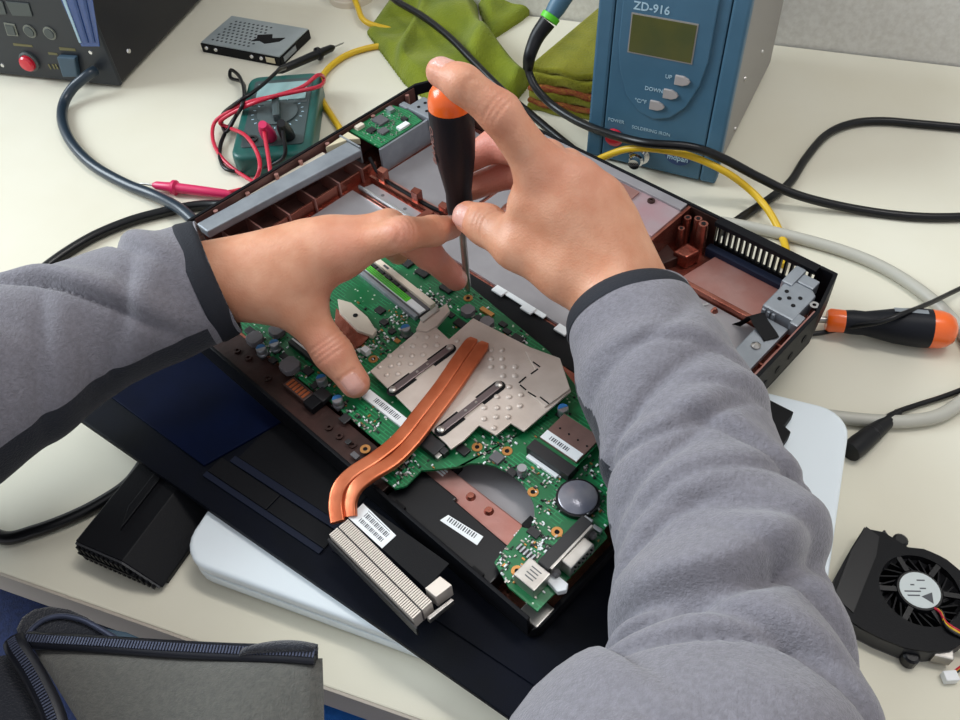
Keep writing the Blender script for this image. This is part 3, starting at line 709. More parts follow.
MB().prism(bt_, T0 - .0002, T0 + .0009).build('raised_pad', 'heatplate', pl, bevel=.0004)
for a, b in (((533, 363), (540, 368)), ((531, 375), (538, 370)), ((519, 384), (526, 378)), ((520, 386), (526, 391)), ((528, 393), (536, 398)), ((540, 398), (549, 405))):
    p0, p1 = Vector(hp(*a, HZ)), Vector(hp(*b, HZ)); d = p1 - p0
    MB().boxc(((p0.x + p1.x) / 2, (p0.y + p1.y) / 2, T0 + .0010), (d.length, .0008, .0003), math.atan2(d.y, d.x)).build('slit', 'blackmatte', pl)
m_ = MB(); nubs = []
for u, v in ((380, 367), (391, 366), (399, 364), (411, 364), (387, 375), (398, 374), (390, 356), (401, 356), (412, 356), (423, 355), (402, 347), (413, 346), (425, 346), (437, 345), (415, 337), (427, 337), (437, 336), (457, 341),
             (491, 350), (502, 350), (491, 359), (502, 359), (491, 367), (503, 367), (515, 367), (503, 376), (515, 376), (509, 387), (497, 397), (509, 397), (484, 408), (497, 408), (509, 408), (520, 406), (484, 419), (496, 417), (508, 417), (494, 428), (427, 328), (521, 395)):
    x, y = hp(u, v, HZ); m_.lathe([(.0019, -.0002), (.0016, .0006), (.0008, .0010)], 10, (x, y, T0))
stuff(m_.build('embossed_bumps', 'heatplate', pl, smooth=50))
for a, b in (((393, 391), (450, 349)), ((441, 431), (499, 386))):
    p0, p1 = Vector(hp(*a, HZ)), Vector(hp(*b, HZ)); d = (p1 - p0); n_ = Vector((-d.y, d.x)).normalized(); an = math.atan2(d.y, d.x); mid = (p0 + p1) / 2
    for end, sg in ((p0, 1), (p1, -1)):
        c = end + d * .17 * sg
        pts = []
        for i in range(7):
            t = an + math.pi / 2 + math.pi * i / 6 + (0 if sg > 0 else math.pi)
            pts.append((end.x + 0.0037 * math.cos(t), end.y + 0.0037 * math.sin(t)))
        e2 = end + d * .34 * sg; nn = n_ * .0037 * sg
        pts += [(e2.x - nn.x, e2.y - nn.y), (e2.x + nn.x, e2.y + nn.y)]
        MB().prism(pts, T0 - .0001, T0 + .0002).build('clip_slot', 'blackmatte', pl)
    sc = MB().boxc((mid.x, mid.y, T0 + .0007), (d.length * 1.02, .0040, .0010), an).build('spring_clip', 'springsteel', hs, bevel=.0003)
    for end in (p0, p1): MB().lathe([(.0023, 0), (.002, .0010), (.0008, .0014)], 12, (end.x, end.y, T0 + .0011)).build('rivet', 'steel', sc, smooth=40)
    for t in (.42, .6): q = p0 + d * t; MB().lathe([(.0009, 0), (.0006, .0004)], 10, (q.x, q.y, T0 + .0012)).build('rivet', 'steel', sc)
def pipe(pxs, name):
    pts = [Vector(hp(u, v, z) + (z - BZ - .003,)) for u, v, z in pxs]
    c = crom(pts, 7)
    rs = [.0038] * len(c); rs[0] = .0024; rs[1] = .0035
    return MB().tube(c, rs, 24, flat=.46, sq=.33).build(name, 'heatpipe', hs, smooth=50)
pz_ = HZ + .0022
pipe([(474, 339, pz_), (460, 358, pz_), (441, 386, pz_), (420, 413, pz_), (399, 439, pz_), (376, 458, pz_), (353, 473, pz_), (340, 487, .0585), (336, 504, .0555), (338, 522, .053)], 'heat_pipe')
pipe([(485, 343, pz_), (472, 362, pz_), (455, 387, pz_), (434, 415, pz_), (414, 441, pz_), (394, 461, pz_), (370, 476, pz_), (356, 488, .0585), (350, 502, .0555), (350, 517, .053)], 'heat_pipe')
FZ = .0535
fa = Vector(hp(329, 534, FZ)); fb = Vector(hp(413, 619, FZ)); fd = fb - fa; fan_ = math.atan2(fd.y, fd.x); FL = fd.length
def FP(x, y): return (fa.x + x * math.cos(fan_) - y * math.sin(fan_), fa.y + x * math.sin(fan_) + y * math.cos(fan_))
fw_ = (Vector(hp(347, 518, FZ)) - fa); fy = -fw_.x * math.sin(fan_) + fw_.y * math.cos(fan_)
ft = FZ - BZ - .003; fb0 = ft - .0105
core = MB().prism([FP(.0005, .0005), FP(FL - .0005, .0005), FP(FL - .0005, fy), FP(.0005, fy)], fb0 + .001, ft - .0009).build('fin_core', 'chip', hs)
m_ = MB(); nf = 52
for i in range(nf):
    x = FL * (i + .5) / nf; w_ = FL / nf * .31
    for y0, y1 in ((0, fy * .43), (fy * .5, fy)):
        m_.prism([FP(x - w_, y0), FP(x + w_, y0), FP(x + w_, y1), FP(x - w_, y1)], fb0, ft)
stuff(m_.build('cooling_fins', 'finmetal', hs))
MB().prism([FP(0, fy * .43), FP(FL, fy * .43), FP(FL, fy * .5), FP(0, fy * .5)], fb0, ft - .0014).build('fin_groove', 'springsteel', hs)
MB().prism([FP(-.0006, -.0016), FP(FL + .003, -.0016), FP(FL + .003, -.0006), FP(-.0006, -.0006)], fb0 - .0006, ft - .004).build('front_lip', 'chip', hs)
s0 = hp(347, 518, FZ)
sheet = [hp(*p, FZ) for p in ((348, 517), (363, 502), (449, 563), (426, 588))]
sh = MB().prism(sheet, ft - .0012, ft - .0006).build('black_tape_sheet', 'blackmatte', hs)
lq = [Vector(hp(*p, FZ)) for p in ((348, 517), (363, 503), (396, 535), (382, 548))]
lo = MB().prism([(p.x, p.y) for p in lq], ft - .0006, ft - .0003).build('barcode_label', 'label', hs)
def quad(q, s, t): return (q[0] * (1 - s) * (1 - t) + q[1] * s * (1 - t) + q[2] * s * t + q[3] * (1 - s) * t)
for row, (sa0, sa1) in enumerate(((.2, .42), (.55, .82))):
    for i in range(16):
        t0 = .22 + i * .043; t1 = t0 + (.018, .03, .022)[i % 3]
        MB().prism([tuple(quad(lq, s, t)) for s, t in ((sa0, t0), (sa1, t0), (sa1, t1), (sa0, t1))], ft - .0003, ft - .00025).build('barcode_bar', 'print', lo)
MB().prism([tuple(quad(lq, s, t)) for s, t in ((.9, .2), (.93, .2), (.93, .85), (.9, .85))], ft - .0003, ft - .00025).build('print_line', 'print', lo)
MB().prism([hp(*p, FZ) for p in ((436, 597), (425, 588), (440, 576), (452, 585))], fb0, ft).build('end_bracket', 'finmetal', hs, bevel=.0004)
MB().prism([hp(*p, FZ) for p in ((425, 611), (450, 592), (453, 594), (428, 614))], fb0, fb0 + .004).build('end_clip', 'steel', hs, bevel=.0003)
# ================================================================ soldering station
sy = math.radians(-30)
sb = P(714, 188, 0)
SW, SD, SH = .107, .185, .155
stn = thing('soldering_station', 'blue soldering station with small display and three buttons against the back wall', 'soldering station', (sb.x - SW * math.cos(sy), sb.y - SW * math.sin(sy), 0), sy)
lean = .10                                          # front face leans back: y = lean * z
def fpt(x, z, off=0): return (x, lean * z - off, z)
fang = math.pi / 2 - math.atan(lean)
def fprism(poly, t0, t1, name, m, parent, bevel=0, **k):
    """extrude a front panel outline (x, z) outwards from t0 to t1"""
    b = MB(); n = len(poly)
    b.add([fpt(x, z, t0) for x, z in poly] + [fpt(x, z, t1) for x, z in poly], [tuple(range(n)), tuple(range(2 * n - 1, n - 1, -1))] + [(i, (i + 1) % n, (i + 1) % n + n, i + n) for i in range(n)])
    return b.build(name, m, parent, bevel=bevel, **k)
ins = .010
b = MB()
prof = [(0, 0), (.0, .0)]
side = [(0.012, 0.004), (SD, 0.004), (SD, SH - .012), (.03 + lean * SH, SH - .004), (.012 + lean * SH, SH - .004)]
n = len(side)
b.add([(.003, y, z) for y, z in side] + [(SW - .003, y, z) for y, z in side], [tuple(range(n)), tuple(range(2 * n - 1, n - 1, -1))] + [(i, (i + 1) % n, (i + 1) % n + n, i + n) for i in range(n)])
b.build('case', 'stationside', stn, bevel=.003)
for x0, x1 in ((0, .0125), (SW - .0125, SW)):
    fprism([(x0, .003), (x1, .003), (x1, SH), (x0, SH)], -.010, .0, 'side_cheek', 'station', stn, bevel=.002)
fprism([(.0131, .003), (SW - .0131, .003), (SW - .0131, SH), (.0131, SH)], -.016, -.0006, 'front_panel', 'station', stn, bevel=.0012)
# shield shaped raised panel
zt = .146
shieldp = [(.0185, zt), (.0185, .098), (.0215, .080), (.029, .061), (.040, .050), (.052, .0465), (.064, .050), (.075, .061), (.0825, .080), (.0855, .098), (.0855, zt)]
fprism(shieldp, -.0006, .0014, 'shield_panel', 'station', stn, bevel=.0008)
lc = fprism([(.026, .0945), (.0745, .0945), (.0745, .1235), (.026, .1235)], .0013, .0018, 'display_bezel', 'stationside', stn)
fprism([(.027, .0955), (.0735, .0955), (.0735, .1225), (.027, .1225)], .0017, .0021, 'display', 'lcd', stn)
def ftext(body, x, z, size, m='print_w', off=.0016, bold=0.0):
    p = fpt(x, z, off); return text('lettering', body, m, stn, p, size, (fang, 0, 0), bold=bold)
ftext('ZD-916', .040, .1285, .0082, bold=.00012)
for i, (x, z, lab) in enumerate(((.0695, .0815, 'UP'), (.0625, .0695, 'DOWN'), (.0535, .0585, '°C/°F'))):
    fprism([(x - .0055, z - .0035), (x + .001, z - .0035), (x + .0045, z - .002), (x + .006, z), (x + .0045, z + .002), (x + .001, z + .0035), (x - .0055, z + .0035)], .0012, .0032, 'push_button', 'button', stn, bevel=.0005)
    ftext(lab, x - (.0105 if i == 0 else .013), z + .0005, .0042, bold=.00005)
ftext('POWER', .0225, .0375, .0038, off=-.0003); ftext('SOLDERING IRON', .051, .0355, .0038, off=-.0003)
p = fpt(.0225, .0235, -.0006); MB().lathe([(.0075, 0), (.0075, .002), (.006, .0035), (.002, .0042)], 20, (0, 0, 0), (0, -1, 0)).build('power_button', 'redbtn', stn, smooth=40).location = p
jk = MB().lathe([(.0085, 0), (.0085, .003), (.006, .0032), (.006, .010), (.0045, .011), (.0045, .016)], 18, (0, 0, 0), (0, -1, 0)).build('iron_socket', 'chrome', stn, smooth=35); jk.location = fpt(.045, .0145, -.0006)
o = MB().lathe([(.0105, 0), (.0105, .0006)], 28, (0, 0, 0), (0, -1, 0)).build('logo_badge', 'logo', stn); o.location = fpt(.0755, .0215, .0010); o.scale = (1, 1, .85)
ftext('mdpan', .0755, .0195, .0062, off=.0022, m='print_w', bold=.00008)
for yy, zz in ((.06, .06), (.06, .015), (.12, .1), (.12, .05), (.16, .12), (.10, .12)):
    MB().lathe([(.0022, 0), (.0018, .0012), (.0006, .0016)], 12, (SW - .003, yy, zz), (1, 0, 0)).build('screw', 'steel', stn)
for fx in (.012, SW - .012):
    for fy_ in (.02, SD - .02): MB().cyl(fx, fy_, 0, .0045, .005, 12).build('foot', 'rubber', stn)

# ---- soldering iron standing beyond the station, its cable crossing the desk
iron = thing('soldering_iron', 'soldering iron with blue grip, lime ring and black cable trailing past the station', 'soldering iron', (.10, .69, 0))
def rel(root, pts): return [Vector(p) - Vector(root.location) for p in pts]
hz = .075
ha = P(545, 26, hz); hb_ = P(575, -22, hz + .03)
hd = (hb_ - ha).normalized()
la = rel(iron, [ha])[0]
MB().lathe([(.0062, .008), (.0075, .016), (.0082, .04), (.0078, .08), (.009, .10), (.006, .112), (.004, .118)], 18, la, hd).build('grip', 'station', iron, smooth=40)
MB().lathe([(.0078, .005), (.0080, .0095), (.0072, .010)], 18, la, hd).build('colour_ring', 'lime', iron, smooth=40)
MB().lathe([(.0048, .118), (.0042, .16), (.0012, .172)], 14, la, hd).build('tip', 'steel', iron, smooth=40)
cab = [ha + hd * .004, P(537, 37, .068), P(530, 55, .058), P(528, 68, .045), P(536, 88, .034), P(556, 108, .026), P(590, 127, .030), P(640, 142, .046), P(690, 147, .048), P(722, 158, .038), P(760, 178, .022), P(800, 196, .0115), P(860, 210, .0040), P(920, 217, .0032), P(980, 216, .0032), P(1040, 210, .0032)]
cr = crom(rel(iron, cab), 8)
MB().tube(crom(rel(iron, cab[:4]), 8), [.0072 - .0028 * i / 24 for i in range(25)], 12).build('strain_relief', 'rubber', iron, smooth=60)
MB().tube(cr, .0034, 10).build('cable', 'cable', iron, smooth=60)
q0 = loc2(stn, ha + hd * .098); q1 = Vector((.004, .11, q0.z - .01))
MB().tube(crom([q1, (q1 + q0) / 2 + Vector((0, 0, -.008)), q0 + Vector((0, 0, -.0095))], 6), .003, 8).build('iron_holder', 'steel', stn, smooth=60)

# ================================================================ bench power supply
py0 = P(122, 89, 0); pl0 = P(0, 76, 0); psyaw = math.atan2(py0.y - pl0.y, py0.x - pl0.x)
psu = thing('rework_station', 'black bench rework unit with red round button and blue striped window', 'power supply', (py0.x, py0.y, 0), psyaw)
PWX, PHZ, PDY = -.20, .17, .185
MB().box(PWX, -.0015, .004, PDY, .004, PHZ).build('case', 'psu', psu, bevel=.002)
MB().box(PWX - .002, 0, 0, .0042, .003, PHZ + .001).build('front_panel', 'psupanel', psu, bevel=.001)
for fx in (PWX + .02, -.02):
    for fy_ in (.02, PDY - .02): MB().cyl(fx, fy_, 0, .0045, .006, 12).build('foot', 'rubber', psu)
def psf(u, v):                                     # point on the front face
    d = FPX * fw + (u - 480) * rt - (v - 360) * upv; o = Vector((0, 0, CAMH))
    nrm = Vector((-math.sin(psyaw), math.cos(psyaw), 0)); t = (Vector(psu.location) - o).dot(nrm) / d.dot(nrm)
    return loc2(psu, o + d * t)
def front_disc(u, v, prof, name, m, parent=None, n=22):
    q = psf(u, v); return MB().lathe(prof, n, (q.x, 0, q.z), (0, -1, 0)).build(name, m, parent or psu, smooth=35)
def front_poly(pix, t0, t1, name, m, parent=None, bevel=0):
    q = [psf(*p) for p in pix]; n = len(q); b = MB()
    b.add([(p.x, -t0, p.z) for p in q] + [(p.x, -t1, p.z) for p in q], [tuple(range(n)), tuple(range(2 * n - 1, n - 1, -1))] + [(i, (i + 1) % n, (i + 1) % n + n, i + n) for i in range(n)])
    return b.build(name, m, parent or psu, bevel=bevel)
front_disc(30, 61, [(.0098, 0), (.0098, .002), (.0085, .003)], 'button_collar', 'psukey')
front_disc(30, 61, [(.0075, .003), (.0075, .006), (.006, .0078), (.002, .0085)], 'power_button', 'redbtn')
for u, v in ((30, 31), (50, 33)):
    k_ = front_disc(u, v, [(.0062, 0), (.0062, .0012)], 'round_key', 'psuline'); front_disc(u, v, [(.0050, .0010), (.0046, .0022)], 'key_cap', 'psukey', k_)
k_ = front_poly([(4, 22), (15, 24), (19, 36), (8, 35)], 0, .001, 'square_key', 'psuline', bevel=.0003); front_poly([(6, 24), (14, 25.5), (17, 34.5), (9, 33.5)], .0009, .002, 'key_cap', 'psukey', k_)
front_poly([(6, 1), (29, 3), (33, 16), (13, 15)], 0, .0012, 'wide_key', 'psukey', bevel=.0004)
front_poly([(-14, 0), (3, 1), (7, 14), (-9, 14)], 0, .0012, 'wide_key', 'psukey', bevel=.0004)
front_poly([(59, -6), (92, -6), (100, 46), (82, 46)], 0, .0008, 'meter_window', 'psublue')
for du in (0, 11, 21):
    front_poly([(62 + du, -4), (65 + du, -4), (82 + du * .66, 42), (80 + du * .66, 42)], .0007, .0016, 'window_stripe', 'print_w' if du == 0 else 'logo')
front_disc(91, 52, [(.0022, 0), (.0018, .0012)], 'screw', 'chrome'); front_disc(3, 65, [(.0022, 0), (.0018, .0012)], 'screw', 'chrome')
front_poly([(60, 54), (78, 55), (81, 74), (66, 74)], 0, .006, 'cable_socket', 'socketgrey', bevel=.0012)
for u in (48, 52, 55): front_poly([(u, 64), (u + 1.5, 64), (u + 4, 69), (u + 2.5, 69)], 0, .0006, 'lettering_mark', 'print_y')
front_poly([(13, 43), (32, 45), (33, 47), (14, 45.5)], 0, .0004, 'lettering_line', 'print_y'); front_poly([(59, 47), (75, 48.5), (76, 51), (60, 50)], 0, .0004, 'lettering_line', 'print_y'); front_poly([(48, 52), (57, 53), (58, 55), (49, 54.5)], 0, .0004, 'lettering_line', 'print_y')
MB().lathe([(.0026, 0), (.002, .0014)], 12, (-.0014, .030, .022), (1, 0, 0)).build('screw', 'chrome', psu)
for yy in (.05, .11, .165): MB().lathe([(.0026, 0), (.002, .0014)], 12, (-.0014, yy, .11), (1, 0, 0)).build('screw', 'chrome', psu)
# hose from the socket to the laptop
q = psf(97, 70); qs = Vector((py0.x + q.x * math.cos(psyaw), py0.y + q.x * math.sin(psyaw), q.z))
hose = crom([qs + Vector((.0, -.004, .002)), P(88, 75, .02), P(72, 89, .012), P(63, 106, .0055), P(63, 124, .0052), P(73, 145, .0052), P(94, 166, .0052), P(126, 184, .0052), P(156, 196, .0070), P(180, 209, .0128), P(200, 227, .0145), P(214, 243, .02)], 8)
tag(MB().tube(hose, .0046, 12).build('hose', 'bluecable', None, smooth=60), 'dark glossy blue-grey hose running from the bench rework unit to the left sleeve', 'cable')

# ================================================================ hard drive
h0 = P(203, 52, 0); h1_ = P(282, 67, 0); hyaw = math.atan2(h1_.y - h0.y, h1_.x - h0.x)
hl = (h1_ - h0).length
ht = .0105; hback = P(237, 16, ht)
hd_ = thing('hard_drive', 'silver perforated laptop hard drive caddy with black side, lying beyond the multimeter', 'hard drive', (h0.x, h0.y, 0), hyaw)
hw = loc2(hd_, hback).y
MB().box(0, hl, 0, hw, 0, ht - .0012).build('body', 'blackplast', hd_, bevel=.0006)
MB().box(.0008, hl - .0008, .0008, hw - .0008, ht - .0013, ht).build('cover', 'hdtop', hd_, bevel=.0004)
for i in range(9):
    for j in range(8):
        x = .010 + i * .0052 + (j % 2) * .0024; y = .008 + j * (hw - .018) / 7
        if x < hl * .62: MB().cyl(x, y, ht - .0003, ht + .0001, .0014, 8).build('hole', 'hdhole', hd_)
sx_ = hl * .66; MB().prism([(sx_ - .012, hw * .52), (sx_ + .002, hw * .62), (sx_ + .006, hw * .5), (sx_ + .018, hw * .58), (sx_ + .016, hw * .44), (sx_ + .004, hw * .30), (sx_ - .004, hw * .36), (sx_ - .012, hw * .30), (sx_ - .009, hw * .42)], ht - .0001, ht + .0004).build('black_sticker', 'blackmatte', hd_)
for x in (.006, .017, hl * .64, hl * .76): MB().lathe([(.0021, 0), (.0016, .0008)], 12, (x, 0, .0052), (0, -1, 0)).build('side_screw', 'chrome', hd_)
MB().box(hl * .82, hl * .93, -.0004, .001, .0025, .0078).build('side_label', 'ivory', hd_)
MB().box(hl - .0004, hl + .0004, hw * .1, hw * .5, .0025, .0075).build('connector', 'zinc', hd_)

# ================================================================ multimeter and its leads
m0 = P(238, 160, .02); m1 = P(249, 80, .02); m2 = P(317, 77, .02)
myaw = math.atan2(m2.y - m1.y, m2.x - m1.x) * .5 + (math.atan2(m1.y - m0.y, m1.x - m0.x) - math.pi / 2) * .5
mme = Vector((math.cos(myaw), math.sin(myaw), 0)); mmg = Vector((-math.sin(myaw), math.cos(myaw), 0))
MMW, MMD, MMH = .066, .122, .021
mo = m1 - mmg * (MMD - .004); mo.z = 0
mmt = thing('multimeter', 'green multimeter with grey dial and display, between hard drive and opened laptop', 'multimeter', (mo.x, mo.y, 0), myaw)
MB().prism(rrect(0, MMW, 0, MMD, .010, 4), 0, MMH).build('case', 'mmgreen', mmt, bevel=.004, smooth=40, seg=3)
MB().prism(rrect(.007, MMW - .007, .012, MMD - .010, .003, 3), MMH - .001, MMH + .0008).build('face_plate', 'mmpanel', mmt, bevel=.0004)
MB().box(.011, MMW - .011, MMD - .044, MMD - .016, MMH + .0006, MMH + .0014).build('display', 'mmlcd', mmt, bevel=.0003)
MB().box(.009, MMW - .009, MMD - .050, MMD - .046, MMH + .0006, MMH + .0012).build('trim_line', 'mmdial', mmt)
cx_, cy_ = MMW / 2, .058
dl_ = MB().cyl(cx_, cy_, MMH + .0005, MMH + .0022, .0175, 30).build('dial', 'mmdial', mmt)
MB().boxc((cx_, cy_, MMH + .0055), (.0065, .030, .0075), .15).build('dial_grip', 'mmpanel', dl_, bevel=.002)
for i in range(20):
    t = 2 * math.pi * i / 20; MB().boxc((cx_ + .0215 * math.cos(t), cy_ + .0215 * math.sin(t), MMH + .0009), (.0022, .0008, .0003), t).build('dial_mark', 'print_w', mmt)
for i in range(3): MB().boxc((.045 + i * .004, .081, MMH + .0009), (.0025, .001, .0003)).build('range_mark', 'print_w', mmt)
for x, m in ((.016, 'chip'), (.031, 'redlead'), (.046, 'chip')): MB().ring(x, .022, MMH + .0004, MMH + .0022, .0025, .0048, 16).build('jack', 'chip', mmt)
def mw(x, y, z): v_ = mo + mme * x + mmg * y; return Vector((v_.x, v_.y, z))
def lead(name, label, plug, path, m, pa_, pb_, hm):
    t = thing(name, label, 'test lead', (plug.x, plug.y, MMH + .001))
    MB().lathe([(.0058, 0), (.0062, .006), (.0054, .016), (.0034, .024)], 16, (0, 0, 0), (mmg * -.55 + Vector((0, 0, 1)))[:]).build('plug', hm, t, smooth=40)
    MB().tube(crom(rel(t, path), 8), .0017, 8).build('wire', m, t, smooth=60)
    d = (pb_ - pa_).normalized(); a = rel(t, [pa_])[0]; L_ = (pb_ - pa_).length
    MB().lathe([(.0022, -.004), (.0036, 0), (.0040, L_ * .3), (.0042, L_ * .66), (.0062, L_ * .68), (.0062, L_ * .72), (.0040, L_ * .73), (.0034, L_ * .95), (.0018, L_)], 14, a, d).build('probe_handle', hm, t, smooth=40)
    MB().lathe([(.0009, L_), (.0008, L_ + .010), (.0002, L_ + .013)], 8, a, d).build('probe_pin', 'steel', t)
    return t
pr = mw(.031, .022, 0); top = MMH + .006
lead('test_lead', 'red test lead with pink probe, plugged into the green multimeter', pr,
     [mw(.031, .010, MMH + .016), P(270, 176, .030), P(258, 183, .012), P(238, 172, .004), P(222, 158, .004), P(213, 140, .004), P(215, 122, .008), P(232, 110, .020), P(246, 103, .030), P(270, 97, .032), P(300, 91, .032), P(320, 86, .028), P(324, 79, .016), P(318, 75, .030), P(300, 88, .0285),
      P(262, 100, .0335), P(238, 110, .024), P(220, 122, .012), P(230, 128, .008), P(246, 136, .030), P(258, 155, .031), P(259, 172, .028), P(250, 186, .008), P(238, 190, .004), P(224, 193, .004)], 'redlead', P(226, 194, .0062), P(153, 185, .0062), 'pinklead')
pk_ = mw(.046, .022, 0)
lead('test_lead', 'black test lead with black probe lying across the green multimeter', pk_,
     [mw(.046, .010, MMH + .016), mw(.044, -.004, .02), P(252, 170, .004), P(228, 170, .004), P(220, 158, .004), P(222, 140, .004), P(232, 122, .008), P(242, 106, .030), P(244, 90, .026), P(239, 76, .012), P(231, 70, .006), P(231, 78, .004), P(243, 83, .010),
      P(244, 100, .0285), P(236, 116, .018), P(226, 132, .006), P(222, 116, .010), P(238, 102, .0305), P(252, 93, .034), P(266, 82, .033), P(278, 71, .030), P(285, 68, .018)], 'cable', P(281, 70, .012), P(334, 47, .0062), 'blacksmooth')

# ================================================================ towels
def cloth(name, m, parent, poly, hf, cell=.0016, edge=.012, th=.0035):
    xs = [p[0] for p in poly]; ys = [p[1] for p in poly]; b = MB(); idx = {}
    nx = int((max(xs) - min(xs)) / cell) + 1; ny = int((max(ys) - min(ys)) / cell) + 1
    segs = [(Vector(poly[i]), Vector(poly[(i + 1) % len(poly)])) for i in range(len(poly))]
    def dist(p):
        best = 9
        for a, c in segs:
            d = c - a; t = max(0, min(1, (p - a).dot(d) / d.length_squared)); best = min(best, (p - a - d * t).length)
        return best
    def vid(i, j, s):
        if (i, j, s) not in idx:
            x = min(xs) + i * cell; y = min(ys) + j * cell; p = Vector((x, y)); e = min(1, dist(p) / edge); ins_ = inside(x, y, poly)
            if not ins_: e = 0
            h = hf(x, y) * (1 - (1 - e) ** 2) + th
            if not ins_:
                best = None
                for a, c in segs:
                    d = c - a; t = max(0, min(1, (p - a).dot(d) / d.length_squared)); q_ = a + d * t
                    if best is None or (p - q_).length < (p - best).length: best = q_
                x, y = best
            b.v.append((x, y, h if s else 0)); idx[(i, j, s)] = len(b.v) - 1
        return idx[(i, j, s)]
    cells = {(i, j) for i in range(nx) for j in range(ny) if inside(min(xs) + (i + .5) * cell, min(ys) + (j + .5) * cell, poly)}
    for i, j in cells:
        q = [(i, j), (i + 1, j), (i + 1, j + 1), (i, j + 1)]
        b.f.append(tuple(vid(*p, 1) for p in q)); b.f.append(tuple(vid(*p, 0) for p in q[::-1]))
        for k_, (di, dj) in enumerate(((0, -1), (1, 0), (0, 1), (-1, 0))):
            if (i + di, j + dj) not in cells:
                a, c = q[k_], q[(k_ + 1) % 4]; b.f.append((vid(*a, 1), vid(*a, 0), vid(*c, 0), vid(*c, 1)))
    return b.build(name, m, parent, smooth=70)
tw0 = P(440, 40, 0)
tw = thing('towel', 'crumpled olive green towel behind the opened laptop shell', 'towel', (tw0.x, tw0.y, 0))
def tpoly(pix): return [tuple((P(u, v, .003) - tw0).xy) for u, v in pix]
f1 = (P(412, 88, 0) - tw0).xy; f2 = (P(402, 62, 0) - tw0).xy; f3 = (P(436, -10, 0) - tw0).xy
def hbig(x, y):
    p = Vector((x, y)); h = .006 + .004 * math.sin(x * 60 + y * 34) + .003 * math.sin(y * 80 - x * 40 + 1)
    d = f3 - f2; t = (p - f2).dot(d) / d.length_squared; s = (p - f2).cross(d) / d.length
    h += .010 / (1 + math.exp(-s / .0028)) * (1 / (1 + math.exp(-(t + .25) * 14)))
    h += .006 * math.exp(-((s - .003) / .006) ** 2) * (1 if t > -.1 else math.exp(-((t + .1) / .1) ** 2))
    h += .010 * math.exp(-((s - .075) / .012) ** 2)
    return max(h, .002)
cloth('towel_front', 'towel', tw, tpoly([(367, 32), (404, 82), (428, 100), (465, 112), (518, 97), (531, 81), (512, 64), (490, 45), (480, 22), (475, -6), (472, -12), (396, -9)]), hbig)
cloth('towel_back', 'towel', tw, tpoly([(473, -12), (476, 0), (489, 40), (520, 20), (545, 0), (556, -12)]), lambda x, y: .010 + .004 * math.sin(x * 90 - y * 60))
fo = P(538, 100, 0)
ft_ = thing('folded_towel', 'folded green towel stack with rust brown trim beside the soldering station', 'towel', (fo.x, fo.y, 0), math.radians(-26))
fl = [loc2(ft_, P(u, v, z)) for u, v, z in ((537, 76, .03), (576, 12, .03), (600, 12, .03), (592, 92, .03))]
zz = 0
for i, (t, m, grow) in enumerate(((.007, 'towel2', .006), (.004, 'towelred', .007), (.009, 'towel2', .003), (.0045, 'towelred', .004), (.010, 'towel2', 0), (.006, 'towel2', -.002))):
    w_ = .072; d_ = .125
    m_ = MB(); nx = 14
    for side_ in (0, 1): pass
    top_ = []; bot_ = []
    for k_ in range(nx + 1):
        x = -.004 + w_ * k_ / nx; wv = .0012 * math.sin(k_ * 1.1 + i * 1.7); y0 = -.012 - grow + .0015 * math.sin(k_ * .8 + i)
        top_.append((x, y0, zz + t + wv)); bot_.append((x, y0, zz + wv * (i > 0)))
        
    n_ = nx + 1
    shr = .55 if i > 3 else .7
    vs_ = top_ + bot_ + [(x * .55 + .03, d_, zz + t) for x, y, z in top_] + [(x * .55 + .03, d_, zz) for x, y, z in bot_]
    fs = []
    for k_ in range(nx):
        fs += [(k_, k_ + 1, n_ + k_ + 1, n_ + k_), (k_, 2 * n_ + k_, 2 * n_ + k_ + 1, k_ + 1), (n_ + k_, n_ + k_ + 1, 3 * n_ + k_ + 1, 3 * n_ + k_), (2 * n_ + k_, 3 * n_ + k_, 3 * n_ + k_ + 1, 2 * n_ + k_ + 1)]
    fs += [(0, n_, 3 * n_, 2 * n_), (nx, 2 * n_ + nx, 3 * n_ + nx, n_ + nx)]
    m_.add(vs_, fs); m_.build('trim_layer' if m == 'towelred' else 'fold_layer', m, ft_, bevel=.0018, smooth=60)
    zz += t - .0004

# ================================================================ cables
def cable(name, label, pts, r, m, cat='cable'):
    o = MB().tube(crom(pts, 8), r, 10).build(name, m, None, smooth=60); return tag(o, label, cat)
cable('black_cable', 'black cable lying over the green towel and running to the laptop shell', [P(384, -12, .02), P(395, 0, .022), P(422, 16, .026), P(448, 36, .028), P(472, 60, .026), P(503, 91, .022), P(534, 117, .012), P(558, 137, .007), P(585, 158, .006), P(612, 174, .005), P(630, 186, .004)], .0033, 'cable')
cable('black_cable', 'black cable curving from behind the laptop shell over bare desk beside the wall', [P(722, 232, .0035), P(742, 217, .0035), P(772, 197, .0035), P(791, 181, .0035), P(806, 158, .0035), P(826, 135, .0035), P(850, 124, .0035), P(880, 121, .0035), P(920, 124, .0035), P(965, 128, .0035), P(1020, 132, .0035)], .0033, 'cable')
cable('yellow_cable', 'yellow cable looping past the multimeter from the green towel', [P(350, -14, .012), P(357, 5, .009), P(366, 22, .0065), P(396, 32, .002), P(396, 43, .002), P(368, 48, .0029), P(345, 56, .003), P(327, 70, .003), P(319, 85, .003), P(322, 100, .003), P(333, 118, .003), P(342, 132, .003)], .0029, 'yellow')
